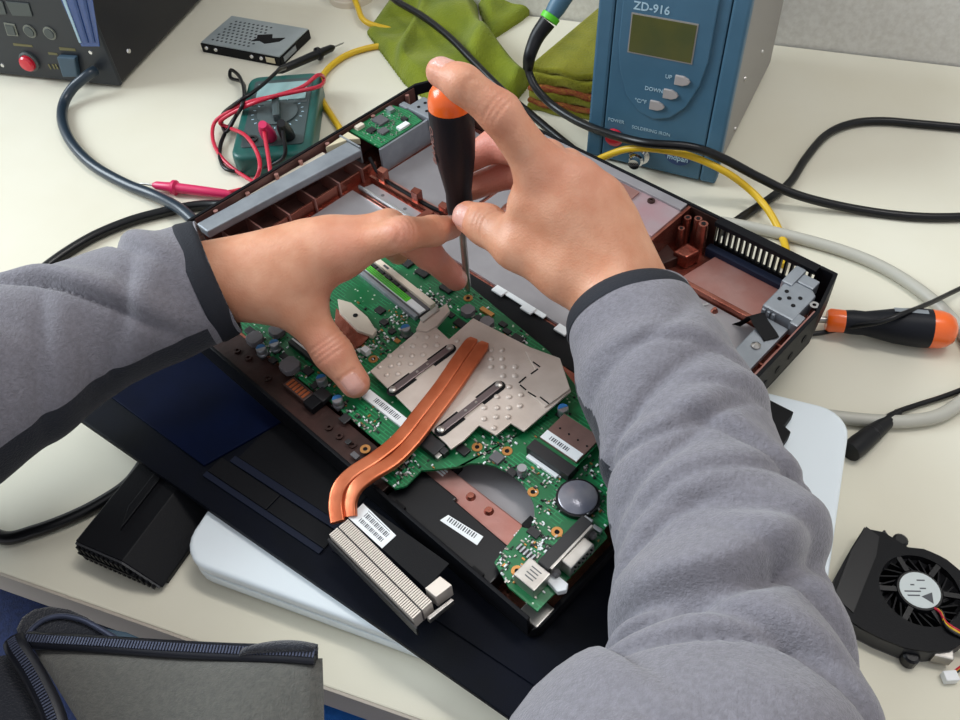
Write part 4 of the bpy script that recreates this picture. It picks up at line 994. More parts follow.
cable('yellow_cable', 'yellow cable arching in front of the soldering station', [P(560, 178, .003), P(585, 166, .008), P(606, 156, .022), P(628, 149, .034), P(655, 149, .040), P(690, 156, .038), P(724, 171, .030), P(750, 190, .016), P(768, 210, .010), P(780, 232, .004), P(786, 250, .003), P(784, 266, .003)], .0027, 'yellow')
cable('grey_cable', 'thick light grey cable looping round the orange and black screwdriver on the desk', [P(660, 205, .0045), P(700, 218, .0045), P(745, 226, .0045), P(790, 236, .0045), P(840, 250, .0045), P(880, 266, .0045), P(915, 287, .0045), P(945, 312, .0045), P(970, 345, .0045), P(975, 385, .0045), P(945, 413, .0045), P(910, 421, .0045), P(880, 421, .0045), P(845, 418, .0045), P(800, 412, .0045)], .0042, 'greycable')
t = thing('thin_black_lead', 'thin black lead with tapered strain relief plugged beside the white laptop', 'cable', P(875, 440, 0))
MB().tube(crom(rel(t, [P(896, 412, .0035), P(920, 404, .0025), P(945, 396, .0025), P(980, 382, .0025), P(1020, 362, .0025)]), 8), .0017, 8).build('wire', 'cable', t, smooth=60)
pa_, pb_ = P(850, 452, .0065), P(899, 412, .0042); d = pb_ - pa_; L_ = d.length
MB().lathe([(.0062, 0), (.0064, L_ * .18), (.0058, L_ * .4), (.0040, L_ * .8), (.0022, L_)], 14, rel(t, [pa_])[0], d).build('strain_relief', 'rubber', t, smooth=40)
for i in range(6): MB().lathe([(.0056 - i * .0005, L_ * (.42 + .09 * i)), (.0058 - i * .0005, L_ * (.44 + .09 * i)), (.0054 - i * .0005, L_ * (.46 + .09 * i))], 14, rel(t, [pa_])[0], d).build('relief_ring', 'rubber', t)
cable('thin_black_wire', 'thin black wire draped over the screwdriver lying on the desk', [P(812, 334, .003), P(826, 332, .004), P(850, 327, .0125), P(880, 322, .0225), P(905, 313, .0255), P(930, 303, .018), P(955, 291, .008), P(985, 277, .0022), P(1020, 262, .0022)], .0017, 'cable')
cable('black_cable', 'thick black cable passing behind the left sleeve to the laptop shell', [P(240, 206, .012), P(222, 205, .006), P(195, 206, .0042), P(160, 213, .0042), P(125, 223, .0042), P(85, 241, .0042), P(40, 272, .0042), P(-10, 320, .0042), P(-45, 380, .0042), P(-50, 450, .0042), P(-35, 510, .0042), P(0, 537, .0042), P(35, 531, .0042), P(70, 518, .0042), P(100, 503, .0042), P(128, 484, .0042), P(145, 462, .0042)], .0040, 'cable')
# beige spool at the top of the desk
sp0 = P(352, -2, 0)
sp_ = thing('cable_spool', 'round beige spool at the far end of the yellow cable', 'spool', (sp0.x, sp0.y, 0))
MB().lathe([(.024, 0), (.024, .006), (.0235, .0066), (.015, .007)], 28).build('flange', 'beigepl', sp_, smooth=35)
MB().lathe([(.015, .0065), (.015, .022)], 24).build('core', 'ivory', sp_, smooth=35)
MB().lathe([(.015, .0215), (.023, .022), (.023, .027), (.0225, .0275)], 28).build('flange', 'beigepl', sp_, smooth=35)

# ================================================================ screwdrivers
def screwdriver(name, label, origin, axis, hlen, r, shaft, cap=True, word=True):
    """origin = free end of the handle cap; axis points from the cap to the blade"""
    t = thing(name, label, 'screwdriver', origin)
    ax = Vector(axis).normalized()
    c0 = .0135 if word else .016
    MB().lathe([(.0001, 0), (r * .35, .0004), (r * .68, .0024), (r * .88, .006), (r * .97, .010), (r * .99, c0)], 28, (0, 0, 0), ax).build('end_cap', 'orange', t, smooth=50)
    MB().lathe([(r * .99, c0), (r, c0 + .004), (r * .98, hlen * .4), (r * .9, hlen * .55), (r * .72, hlen * .72), (r * .62, hlen * .82), (r * .64, hlen * .92), (r * .60, hlen)], 28, (0, 0, 0), ax).build('grip', 'handleblk', t, smooth=50)
    MB().lathe([(r * .6, hlen), (r * .62, hlen + .009), (r * .5, hlen + .011)], 24, (0, 0, 0), ax).build('collar', 'orange' if not word else 'handleblk', t, smooth=50)
    MB().lathe([(.0022, hlen + .009), (.0022, hlen + shaft - .006), (.0015, hlen + shaft - .001), (.0006, hlen + shaft)], 12, (0, 0, 0), ax).build('blade', 'steel', t, smooth=50)
    return t
tip = P(468, 291, .0512)
sdh = .078
sdr = screwdriver('screwdriver', 'upright screwdriver with orange cap gripped by the right hand, tip on the motherboard', (tip.x, tip.y, .1975), (0, 0, -1), .083, .0118, .1975 - .0512 - .083)
# lettering down the handle
vdir = (Vector((0, 0, CAMH)) - tip); az = math.atan2(vdir.y, vdir.x) - math.radians(72)
lw = text('lettering', 'BAHCO', 'copppink', sdr, (0, 0, 0), .0066, bold=.0001)
nv = Vector((math.cos(az), math.sin(az), 0)); lw.matrix_local = Matrix(((0, -nv.y, nv.x, nv.x * .01165), (0, nv.x, nv.y, nv.y * .01165), (-1, 0, 0, -.033), (0, 0, 0, 1))).copy()
lw.matrix_local = Matrix(((0, nv.y, nv.x, nv.x * .0116), (0, -nv.x, nv.y, nv.y * .0116), (1, 0, 0, -.034), (0, 0, 0, 1)))
e0 = P(957, 331, .0135); e1 = P(827, 320, .0105); ax = e1 - e0; ln = ax.length
sd2 = screwdriver('screwdriver', 'screwdriver with orange cap and collar lying on the desk beside the laptop shell', e0, ax, ln - .0105, .0125, .045, word=False)
la_ = Vector((0, 0, 1)); axn = ax.normalized(); sidev = axn.cross(la_).normalized()
lbm = MB(); nn_ = 8
for k_ in range(nn_ + 1):
    a_ = math.radians(92 + 20 * k_ / nn_)
    for s_ in (.020, .040):
        lbm.v.append(tuple(axn * s_ + (la_ * math.sin(a_) - sidev * math.cos(a_)) * .01255))
lbm.f = [(2 * k_, 2 * k_ + 1, 2 * k_ + 3, 2 * k_ + 2) for k_ in range(nn_)]
lbm.build('handle_label', 'zinc', sd2)

# ================================================================ blower fan
fc = P(920, 588, .018)
fan = thing('blower_fan', 'black laptop blower fan with round white maker label lying on the desk corner', 'fan', (fc.x, fc.y, 0), math.radians(-35))
def fq(u, v, z=.0125): q = loc2(fan, P(u, v, z)); return (q.x, q.y)
FH = .0125
fo_ = [fq(*p) for p in ((865, 526), (881, 537), (885, 529), (894, 540), (901, 541), (906, 547), (925, 549), (945, 558), (962, 572), (974, 592), (976, 618), (968, 640), (952, 650), (930, 652), (905, 648), (880, 638), (855, 625), (832, 598), (835, 577), (850, 550))]
hub = Vector(fq(920, 590, FH))
def fan_shell():
    """top plate with a round intake cut out of it"""
    n = 40; b = MB(); out = []
    for i in range(n):
        t = 2 * math.pi * i / n; d = Vector((math.cos(t), math.sin(t))); best = None
        for k_ in range(len(fo_)):
            a = Vector(fo_[k_]); c = Vector(fo_[(k_ + 1) % len(fo_)]); e = c - a; den = d.cross(e)
            if abs(den) < 1e-9: continue
            s = (a - hub).cross(e) / den; w_ = (a - hub).cross(d) / den
            if s > 0 and -1e-6 <= w_ <= 1 + 1e-6 and (best is None or s > best): best = s
        out.append(hub + d * (best or .03))
    ri = .0195
    inn = [hub + Vector((math.cos(2 * math.pi * i / n), math.sin(2 * math.pi * i / n))) * ri for i in range(n)]
    for z in (FH - .0012, FH): b.v += [(p.x, p.y, z) for p in out] + [(p.x, p.y, z) for p in inn]
    for i in range(n):
        j = (i + 1) % n
        b.f += [(2 * n + i, 2 * n + j, 3 * n + j, 3 * n + i), (i, n + i, n + j, j), (i, j, 2 * n + j, 2 * n + i), (n + i, 3 * n + i, 3 * n + j, n + j)]
    return b.build('top_plate', 'blackplast', fan), out
tp, fout = fan_shell()
MB().prism(fo_, 0, .0012).build('bottom_plate', 'chipgrey', fan)
sw_ = MB(); nf_ = len(fo_)
for k_ in range(nf_):
    if k_ in (nf_ - 1, nf_ - 2): continue
    a = Vector(fo_[k_]); c = Vector(fo_[(k_ + 1) % nf_]); d = (c - a).normalized(); nn = Vector((-d.y, d.x)) * .0008
    if (hub - a).dot(nn) < 0: nn = -nn
    sw_.prism([tuple(a), tuple(c), tuple(c + nn), tuple(a + nn)], .0011, FH - .0011)
sw_.build('side_wall', 'charcoal', fan)
MB().prism([fq(*p) for p in ((866, 527), (879, 537), (876, 556), (853, 613), (834, 596), (851, 551))], FH, FH + .0006).build('outlet_hood', 'blacksmooth', fan)
rt_ = MB().lathe([(.0115, .002), (.0115, .0110), (.0108, FH - .0002)], 28, (hub.x, hub.y, 0)).build('hub', 'blacksmooth', fan, smooth=35)
MB().lathe([(.0098, FH - .0003), (.0098, FH + .0001)], 28, (hub.x, hub.y, 0)).build('maker_label', 'fanlabel', rt_)
tri = MB(); tt = [(hub.x + .0065 * math.cos(a) * .55 + .0048, hub.y + .0065 * math.sin(a) * .55 - .002) for a in (math.radians(80), math.radians(200), math.radians(320))]
tri.prism(tt, FH, FH + .00018); tri.build('triangle_mark', 'print', rt_)
for i, (dx, dy, l_) in enumerate(((-.001, .0055, .004), (.001, .0015, .003), (-.003, -.0025, .008), (-.002, -.0045, .006), (-.004, .001, .002))):
    MB().boxc((hub.x + dx, hub.y + dy, FH + .00012), (l_, .0007, .0001), .5).build('label_print', 'print', rt_)
for i in range(23):
    t = 2 * math.pi * i / 23; c, s = math.cos(t), math.sin(t)
    b = MB(); p0 = Vector((hub.x + .0112 * c, hub.y + .0112 * s)); t2 = t + .42; p1 = Vector((hub.x + .0188 * math.cos(t2), hub.y + .0188 * math.sin(t2))); dd = (p1 - p0).normalized(); nn = Vector((-dd.y, dd.x)) * .0004
    b.prism([tuple(p0 + nn), tuple(p1 + nn), tuple(p1 - nn), tuple(p0 - nn)], .003, .0098); b.build('blade', 'blackplast', fan)
for a_ in (20, 75, 135, 205, 262, 318):
    t = math.radians(a_); b = MB(); p0 = hub + Vector((math.cos(t), math.sin(t))) * .0112; p1 = hub + Vector((math.cos(t), math.sin(t))) * .0198; nn = Vector((-math.sin(t), math.cos(t))) * .0013
    b.prism([tuple(p0 + nn), tuple(p1 + nn), tuple(p1 - nn), tuple(p0 - nn)], FH - .0018, FH - .0004); b.build('spoke', 'blacksmooth', fan)
for u, v in ((911, 657), (900, 541)):
    x, y = fq(u, v, .006); MB().lathe([(.004, .001), (.004, .007), (.0028, .008)], 14, (x, y, 0)).build('mount_lug', 'blacksmooth', fan)
x, y = fq(941, 655, .006); MB().boxc((x, y, .006), (.009, .006, .008), .3).build('mount_foot', 'steel', fan, bevel=.0006)
x, y = fq(861, 631, .006); MB().boxc((x, y, .005), (.003, .004, .006), .3).build('mount_foot', 'ivory', fan, bevel=.0006)
for k_, m in enumerate(('redlead', 'yellow', 'chip')):
    MB().tube(crom([Vector(fq(930 + k_, 606 + k_ * 1.3, .010) + (.010,)), Vector(fq(940 + k_, 612, .0135) + (.0135,)), Vector(fq(946, 622 + k_ * 2, .0145) + (.0142,)), Vector(fq(958, 630 + k_ * 2, .0145) + (.0140,)), Vector(fq(972, 638 + k_ * 2, .012) + (.012,)), Vector(fq(985, 655 + k_, .004) + (.004,)), Vector(fq(968, 662 + k_, .003) + (.003,)), Vector(fq(954, 672 + k_, .003) + (.003,))], 6), .0008, 6).build('wire', m, fan, smooth=60)
x, y = fq(950, 677, .003); cn = MB().boxc((x, y, .0028), (.0065, .005, .0050), .6).build('plug', 'white', fan, bevel=.0005)
# ================================================================ person: hands, sleeves, jacket front
def sd_cone(G, a, b, ra, rb):
    a = np.array(a, np.float32); b = np.array(b, np.float32); ab = b - a
    d = [G[i] - a[i] for i in range(3)]
    h = np.clip((d[0] * ab[0] + d[1] * ab[1] + d[2] * ab[2]) / max(float(ab @ ab), 1e-12), 0, 1)
    q = sum((d[i] - h * ab[i]) ** 2 for i in range(3))
    return np.sqrt(q) - (ra + (rb - ra) * h)
def smin(a, b, k):
    h = np.clip(.5 + .5 * (b - a) / k, 0, 1); return b + (a - b) * h - k * h * (1 - h)
def surface_nets(f, org, h):
    nx, ny, nz = f.shape; s = f < 0
    acc = np.zeros((nx - 1, ny - 1, nz - 1, 3), np.float32); cnt = np.zeros((nx - 1, ny - 1, nz - 1), np.float32)
    for ax in range(3):
        o1, o2 = [i for i in range(3) if i != ax]
        for p in (0, 1):
            for q in (0, 1):
                off = [0, 0, 0]; off[o1] = p; off[o2] = q
                sl = [slice(off[i], off[i] + (nx, ny, nz)[i] - 1) for i in range(3)]
                sl2 = list(sl); sl2[ax] = slice(1, (nx, ny, nz)[ax])
                a = f[tuple(sl)]; b = f[tuple(sl2)]; c = (a < 0) != (b < 0)
                t = np.where(c, a / np.where(c, a - b, 1), 0)
                cnt += c
                for i in range(3): acc[..., i] += np.where(c, t if i == ax else off[i], 0)
    m = cnt > 0; idx = np.full(m.shape, -1, np.int64); idx[m] = np.arange(m.sum())
    ijk = np.argwhere(m).astype(np.float32)
    V = (ijk + acc[m] / cnt[m][:, None]) * h + np.array(org, np.float32)
    F = []
    for ax in range(3):
        o1, o2 = (ax + 1) % 3, (ax + 2) % 3
        sa = [slice(None)] * 3; sb_ = [slice(None)] * 3; sa[ax] = slice(0, -1); sb_[ax] = slice(1, None)
        c = s[tuple(sa)] != s[tuple(sb_)]; inside_first = s[tuple(sa)]
        e = np.argwhere(c); e = e[(e[:, o1] > 0) & (e[:, o2] > 0) & (e[:, o1] < f.shape[o1] - 1) & (e[:, o2] < f.shape[o2] - 1)]
        flip = inside_first[tuple(e.T)]
        def g(d1, d2):
            k = e.copy(); k[:, o1] += d1; k[:, o2] += d2; return idx[tuple(k.T)]
        q = np.stack([g(-1, -1), g(0, -1), g(0, 0), g(-1, 0)], 1)
        q[~flip] = q[~flip][:, ::-1]
        F.append(q)
    F = np.concatenate(F); return V, F[(F >= 0).all(1)]
def w3(p):
    return np.array(p if abs(p[0]) < 2 else P(*p), np.float32)

def make_hand(fingers, thumb, wrist, arm, lat, palm_extra, vox=.00115):
    """fingers: four chains of (joint, joint, joint, tip) with radii; returns vertices, faces, nail and redness values"""
    allp = [w3(p) for ch in fingers for p, r in ch] + [w3(p) for p, r in thumb] + [w3(wrist), np.array(arm, np.float32)]
    A = np.array(allp); lo = A.min(0) - .026; hi = A.max(0) + .026
    n = np.ceil((hi - lo) / vox).astype(int)
    ax = [lo[i] + vox * np.arange(n[i], dtype=np.float32) for i in range(3)]
    G = [ax[0][:, None, None], ax[1][None, :, None], ax[2][None, None, :]]
    G = [np.broadcast_to(g, tuple(n)) for g in G]
    W = w3(wrist); arm = np.array(arm, np.float32); lat = np.array(lat, np.float32)
    palm = smin(sd_cone(G, W - lat * .011, arm - lat * .012, .0178, .022), sd_cone(G, W + lat * .011, arm + lat * .012, .0168, .022), .014)
    mr = (.0122, .0125, .0118, .0110)
    for i, ch in enumerate(fingers):
        o = lat * (-.012 + .008 * i) * -1 * -1
        palm = smin(palm, sd_cone(G, W + o, w3(ch[0][0]), .0150, mr[i]), .012)
    for a, b, ra, rb in palm_extra: palm = smin(palm, sd_cone(G, w3(a), w3(b), ra, rb), .012)
    out = palm
    def chain(ch, k=.004):
        d = None
        for i in range(len(ch) - 1):
            c = sd_cone(G, w3(ch[i][0]), w3(ch[i + 1][0]), ch[i][1], ch[i + 1][1]); d = c if d is None else smin(d, c, k)
        return d
    for ch in fingers:
        out = smin(out, smin(palm, chain(ch), .009), .0012)
    out = smin(out, smin(palm, chain(thumb, .006), .013), .0012)
    V, F = surface_nets(out.astype(np.float32), lo, vox)
    return V, F
def vnormals(V, F):
    N = np.zeros_like(V); a = V[F[:, 2]] - V[F[:, 0]]; b = V[F[:, 3]] - V[F[:, 1]]; c = np.cross(a, b)
    for i in range(4): np.add.at(N, F[:, i], c)
    return N / np.maximum(np.linalg.norm(N, axis=1), 1e-12)[:, None]
def lap(V, F, it, lam=.5):
    E = np.concatenate([F[:, [0, 1]], F[:, [1, 2]], F[:, [2, 3]], F[:, [3, 0]]]); E = np.concatenate([E, E[:, ::-1]])
    cnt = np.bincount(E[:, 0], minlength=len(V))[:, None]
    for _ in range(it):
        S = np.stack([np.bincount(E[:, 0], weights=V[E[:, 1], i], minlength=len(V)) for i in range(3)], 1)
        V = V + lam * (S / np.maximum(cnt, 1) - V)
    return V.astype(np.float32)
sst = lambda a, b, x: np.clip((x - a) / (b - a), 0, 1) ** 2 * (3 - 2 * np.clip((x - a) / (b - a), 0, 1))
def detail(V, F, nails, creases, reds):
    N = vnormals(V, F); nail = np.zeros(len(V), np.float32); red = np.zeros(len(V), np.float32)
    for tipc, prev, dors, hw, l0, l1 in nails:
        t = w3(tipc); a = t - w3(prev); a /= np.linalg.norm(a); d = np.array(dors, np.float32); d -= a * (d @ a); d /= np.linalg.norm(d); b = np.cross(a, d)
        q = V - t; x, y, z = q @ a, q @ b, q @ d
        xe = l1 - (y / hw) ** 2 * .0022
        m = (1 - sst(hw * .86, hw, np.abs(y))) * sst(l0, l0 + .0012, x + (y / hw) ** 2 * -.0012) * (1 - sst(xe - .0010, xe + .0003, x)) * sst(.0028, .0042, z)
        rim = np.exp(-((np.abs(y) - hw) / .0011) ** 2) * sst(l0 - .001, l0, x) * (1 - sst(l1 - .002, l1 + .001, x)) * sst(.002, .004, z)
        V = V + N * (m * -.0002 + rim * -.0006 - np.exp(-((x - l0) / .0009) ** 2) * (np.abs(y) < hw) * (z > .003) * .0005)[:, None]
        nail = np.maximum(nail, m)
    for pt, along, rad, amp, offs in creases:
        p = w3(pt); a = w3(along) - p; a /= np.linalg.norm(a); q = V - p
        x = q @ a; w = np.exp(-(np.linalg.norm(q, axis=1) / rad) ** 4)
        lat_ = q - np.outer(x, a); cv = np.linalg.norm(lat_, axis=1)
        for o in offs: V = V - N * (amp * np.exp(-((x - o) / .0008) ** 2) * w * sst(-.2, .3, N[:, 2]))[:, None]
    for pt, rad, amp in reds:
        q = np.linalg.norm(V - w3(pt), axis=1); red = np.maximum(red, amp * np.exp(-(q / rad) ** 2))
    return V.astype(np.float32), nail, red

toC = lambda p: (np.array([0, 0, CAMH]) - w3(p))
# ---- left hand: palm down, thumb on the board, index against the blade
WL = (198, 284, .101)
armL = P(120, 318, .100)
L_idx = [((346, 250, .120), .0105), ((402, 234, .131), .0090), ((433, 231, .121), .0080), ((451, 227, .112), .0070)]
L_mid = [((328, 241, .121), .0106), ((389, 227, .127), .0092), ((428, 254, .095), .0085), ((456, 279, .0655), .0074)]
L_rin = [((308, 246, .113), .0100), ((358, 236, .112), .0088), ((388, 243, .088), .0078), ((398, 254, .068), .0068)]
L_lit = [((288, 254, .104), .0090), ((324, 248, .098), .0080), ((345, 252, .080), .0072), ((355, 258, .066), .0064)]
L_th = [((238, 288, .100), .016), ((268, 293, .0995), .0150), ((303, 313, .091), .0118), ((333, 353, .074), .0102), ((355, 383, .0625), .0086)]
latL = (P(288, 254, .104) - P(346, 250, .120)); latL = np.array(latL.normalized())
VL, FL_ = make_hand([L_idx, L_mid, L_rin, L_lit], L_th, WL, armL, latL, [((285, 285, .102), (338, 262, .112), .011, .008), ((250, 285, .100), (300, 285, .105), .014, .012)])
VL = lap(VL, FL_, 3)
VL, nL, rL = detail(VL, FL_,
    [((355, 383, .0625), (333, 353, .074), toC((355, 383, .06)) + np.array([-.12, 0, 0]), .0058, -.0060, .0066), ((451, 227, .112), (433, 230, .122), (0, -.2, 1), .0052, -.006, .0055), ((456, 279, .0655), (428, 254, .095), (.9, .2, .6), .0054, -.006, .0055)],
    [((329, 347, .078), (355, 383, .0625), .013, .0008, (-.004, -.0012, .0016, .0045)), ((402, 227, .138), (433, 230, .122), .011, .0007, (-.003, -.0008, .0015, .004)), ((434, 228, .126), (451, 227, .112), .008, .0005, (-.0012, .0012))],
    [((355, 386, .058), .014, .75), ((329, 350, .08), .012, .5), ((451, 226, .108), .016, .6), ((402, 228, .14), .012, .45), ((456, 279, .066), .03, .95), ((428, 252, .095), .025, .85), ((346, 240, .13), .016, .3), ((345, 295, .1), .014, .5)])
# ---- right hand: index finger on the screwdriver cap, thumb beside the handle
WR = (622, 290, .116)
armR = P(648, 352, .108)
R_idx = [((544, 174, .166), .0116), ((500, 113, .198), .0098), ((463, 84, .2105), .0086), ((441, 72, .2115), .0074)]
R_mid = [((574, 184, .160), .0112), ((.046, .384, .147), .0096), ((.019, .4085, .141), .0088), ((-.002, .4055, .133), .0078)]
R_rin = [((600, 202, .150), .0105), ((.057, .386, .139), .0092), ((.027, .406, .123), .0084), ((.004, .4045, .116), .0076)]
R_lit = [((612, 226, .138), .0095), ((.067, .374, .123), .0084), ((.045, .394, .109), .0076), ((.026, .396, .101), .0070)]
R_th = [((600, 285, .118), .016), ((565, 270, .124), .0150), ((517, 246, .130), .0118), ((486, 225, .1285), .0103), ((468, 217, .1265), .0088)]
latR = (P(612, 226, .138) - P(556, 170, .166)); latR = np.array(latR.normalized())
VR, FR_ = make_hand([R_idx, R_mid, R_rin, R_lit], R_th, WR, armR, latR, [((590, 262, .126), (528, 205, .150), .012, .010), ((600, 270, .122), (565, 210, .15), .014, .012)])
VR = lap(VR, FR_, 3)
VR, nR, rR = detail(VR, FR_,
    [((441, 72, .2115), (463, 84, .2105), (-.1, .45, 1), .0056, -.006, .006), ((468, 217, .1265), (486, 225, .1285), toC((468, 217, .126)) + np.array([-.35, 0, 0.1]), .0066, -.006, .0064)],
    [((495, 108, .205), (463, 84, .2105), .011, .0006, (-.003, -.0005, .002)), ((464, 80, .218), (441, 72, .2115), .009, .0005, (-.0015, .001)), ((488, 222, .135), (468, 217, .1265), .011, .0007, (-.002, .0005, .003)),
     ((520, 176, .165), (540, 150, .166), .012, .0009, (-.004, -.001, .0022))],
    [((445, 70, .21), .018, .45), ((500, 108, .2), .014, .35), ((466, 218, .124), .014, .5), ((.015, .405, .14), .034, .95), ((.022, .405, .122), .03, .95), ((556, 165, .17), .02, .3), ((585, 175, .165), .018, .3)])

person = thing('person', 'person in a grey fleece jacket repairing the laptop, holding an upright screwdriver', 'person', (-.02, -.20, -.30))
PO = np.array(person.location)
# arms and chest inside the jacket, joined to the hands in the one body mesh
shL, shR = Vector((-.24, -.17, .17)), Vector((.20, -.18, .18))
elL = P(-150, 470, .085); elR = P(690, 860, .105)
armb = MB()
spine = [Vector(armL) + (Vector(P(*WL)) - Vector(armL)) * .4, P(110, 318, .100), P(60, 340, .098), P(0, 374, .097), P(-80, 420, .094), elL, (elL + shL) / 2, shL, (shL + shR) / 2 + Vector((0, -.03, -.02)), shR, (shR + elR) / 2, elR,
         P(700, 770, .104), P(719, 690, .100), P(727, 610, .097), P(713, 530, .097), P(689, 445, .099), P(660, 380, .104), Vector(armR) + (Vector(P(*WR)) - Vector(armR)) * .4]
srad = [.020, .022, .024, .026, .030, .034, .038, .045, .055, .045, .040, .036, .034, .031, .027, .0245, .0235, .022, .020]
armb.tube(crom(spine, 6), [a + (b - a) * k / 6 for a, b in zip(srad[:-1], srad[1:]) for k in range(6)] + [srad[-1]], 14)
bV = np.array([tuple(v) for v in armb.v], np.float32)
V = np.concatenate([VL, VR, bV]) - PO
faces = [tuple(int(i) for i in f) for f in FL_] + [tuple(int(i) + len(VL) for i in f) for f in FR_] + [tuple(i + len(VL) + len(VR) for i in f) for f in armb.f]
me = bpy.data.meshes.new('body'); me.from_pydata(V.tolist(), [], faces)
for p in me.polygons: p.use_smooth = True
for nm, arr in (('nail', np.concatenate([nL, nR, np.zeros(len(bV))])), ('red', np.concatenate([rL, rR, np.zeros(len(bV))]))):
    at = me.attributes.new(nm, 'FLOAT', 'POINT'); at.data.foreach_set('value', arr.astype(np.float32))
me.materials.append(M['skin'])
body = bpy.data.objects.new('body', me); COL.objects.link(body); body.parent = person

from mathutils import noise as mnoise
def sleeve(name, ctrl, folds, m, seed, nr=260, na=144, lump=.0018, dark=None):
    """ctrl: (point, radius) from the cuff up the arm; folds: (s, angle, slant, width, height, spread) in metres and radians"""
    c = crom([Vector(p) for p, r in ctrl], 14); rad = []
    for i in range(len(ctrl) - 1):
        for j in range(14): t = j / 14; t = t * t * (3 - 2 * t); rad.append(ctrl[i][1] * (1 - t) + ctrl[i + 1][1] * t)
    rad.append(ctrl[-1][1])
    S = [0]
    for i in range(1, len(c)): S.append(S[-1] + (c[i] - c[i - 1]).length)
    S = np.array(S); C = np.array([tuple(p) for p in c]); R = np.array(rad); s = np.linspace(0, S[-1], nr)
    C = np.stack([np.interp(s, S, C[:, i]) for i in range(3)], 1); R = np.interp(s, S, R)
    k = np.hanning(13); k /= k.sum(); pad = lambda a: np.pad(a, ((6, 6), (0, 0)), mode='reflect', reflect_type='odd')
    C = np.stack([np.convolve(pad(C)[:, i], k, 'valid') for i in range(3)], 1)
    T = np.gradient(C, axis=0); T /= np.linalg.norm(T, axis=1)[:, None]
    up = np.array([0, -.35, .94]); A = up - T * (T @ up)[:, None]; A /= np.linalg.norm(A, axis=1)[:, None]; B = np.cross(T, A)
    th = np.linspace(-math.pi, math.pi, na, endpoint=False)
    Sg, Tg = np.meshgrid(s, th, indexing='ij'); D = np.zeros_like(Sg)
    for s0, t0, sl, w, h, spr in folds:
        dt = (Tg - t0 + math.pi) % (2 * math.pi) - math.pi
        x = Sg - s0 - sl * dt - .004 * np.sin(dt * 2.3 + s0 * 90)
        win = np.exp(-(np.abs(dt) / spr) ** 2.6)
        D += win * h * (np.exp(-(x / w) ** 2) - .95 * np.exp(-((x - 1.2 * w) / (.36 * w)) ** 2))
    V = C[:, None, :] + (R[:, None] + D)[..., None] * (np.cos(Tg)[..., None] * A[:, None, :] + np.sin(Tg)[..., None] * B[:, None, :])
    V = V.reshape(-1, 3)
    for i, v in enumerate(V):
        q = Vector(v) * 16 + Vector((seed, 0, 0)); d = mnoise.noise(q) * lump + mnoise.noise(q * 2.6) * lump * .4
        r_, a_ = divmod(i, na); V[i] = v + d * (math.cos(th[a_]) * A[r_] + math.sin(th[a_]) * B[r_])
    V = [tuple(v - PO) for v in V]
    # inner face of the opening
    inner = []
    for j in range(4):
        f = (.93, .86, .84, .82)[j]; cc = C[min(j * 5, nr - 1)] - PO
        for a in range(na): v0 = np.array(V[min(j * 5, nr - 1) * na + a]); inner.append(tuple(cc + (v0 - cc) * f))
    F = []
    for r_ in range(nr - 1):
        for a in range(na): b = (a + 1) % na; F.append((r_ * na + a, r_ * na + b, (r_ + 1) * na + b, (r_ + 1) * na + a))
    base = len(V); V += inner
    for a in range(na): b = (a + 1) % na; F.append((a, base + a, base + b, b))
    for j in range(3):
        for a in range(na): b = (a + 1) % na; F.append((base + j * na + a, base + (j + 1) * na + a, base + (j + 1) * na + b, base + j * na + b))
    mb = MB(); mb.v = V; mb.f = F; ob = None
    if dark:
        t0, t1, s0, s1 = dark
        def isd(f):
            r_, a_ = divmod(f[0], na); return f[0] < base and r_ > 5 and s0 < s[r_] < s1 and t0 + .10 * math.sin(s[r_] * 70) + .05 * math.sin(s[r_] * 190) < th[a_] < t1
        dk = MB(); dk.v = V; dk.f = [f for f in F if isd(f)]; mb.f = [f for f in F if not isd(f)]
    ob = mb.build(name, m, person, smooth=80)
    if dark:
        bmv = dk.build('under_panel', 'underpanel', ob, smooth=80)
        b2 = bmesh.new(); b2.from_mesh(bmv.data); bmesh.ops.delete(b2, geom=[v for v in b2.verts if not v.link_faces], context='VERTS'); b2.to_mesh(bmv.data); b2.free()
    return ob, C, R, A, B, th
def band(name, C, R, A, B, th, n, grow, parent):
    b = MB(); na = len(th)
    for i in range(n):
        r_ = R[i] + grow * (1 if 0 < i < n - 1 else .3)
        for t in th: b.v.append(tuple(C[i] + r_ * (math.cos(t) * A[i] + math.sin(t) * B[i]) - PO))
    for t in th: b.v.append(tuple(C[0] + R[0] * .9 * (math.cos(t) * A[0] + math.sin(t) * B[0]) - PO))
    for i in range(n - 1):
        for a in range(na): c = (a + 1) % na; b.f.append((i * na + a, i * na + c, (i + 1) * na + c, (i + 1) * na + a))
    for a in range(na): c = (a + 1) % na; b.f.append((a, n * na + a, n * na + c, c))
    return b.build(name, 'cuff', parent, smooth=80)
sl, C, R, A, B, th = sleeve('jacket_sleeve', [(P(219, 277, .104), .0325), (P(190, 288, .103), .0340), (P(150, 304, .102), .0362), (P(110, 320, .101), .0372), (P(72, 336, .100), .0390), (P(0, 380, .098), .0420), (P(-80, 428, .095), .046), (elL, .054), ((elL + shL) / 2, .060), (shL, .072)],
    [(.030, .9, .020, .008, .0045, .8), (.040, -.5, -.016, .010, .0030, .9), (.068, .25, .034, .009, .0062, 1.1), (.092, -.9, -.020, .012, .0030, .9), (.108, .9, .020, .012, .0045, .9), (.126, -.1, -.026, .012, .0040, 1.0), (.148, .8, .030, .012, .0050, 1.0), (.165, -.6, -.02, .012, .006, 1.0), (.21, 0, .02, .016, .006, 1.6)], 'fleece', 3.1, dark=(-2.9, -1.30, .012, .34))
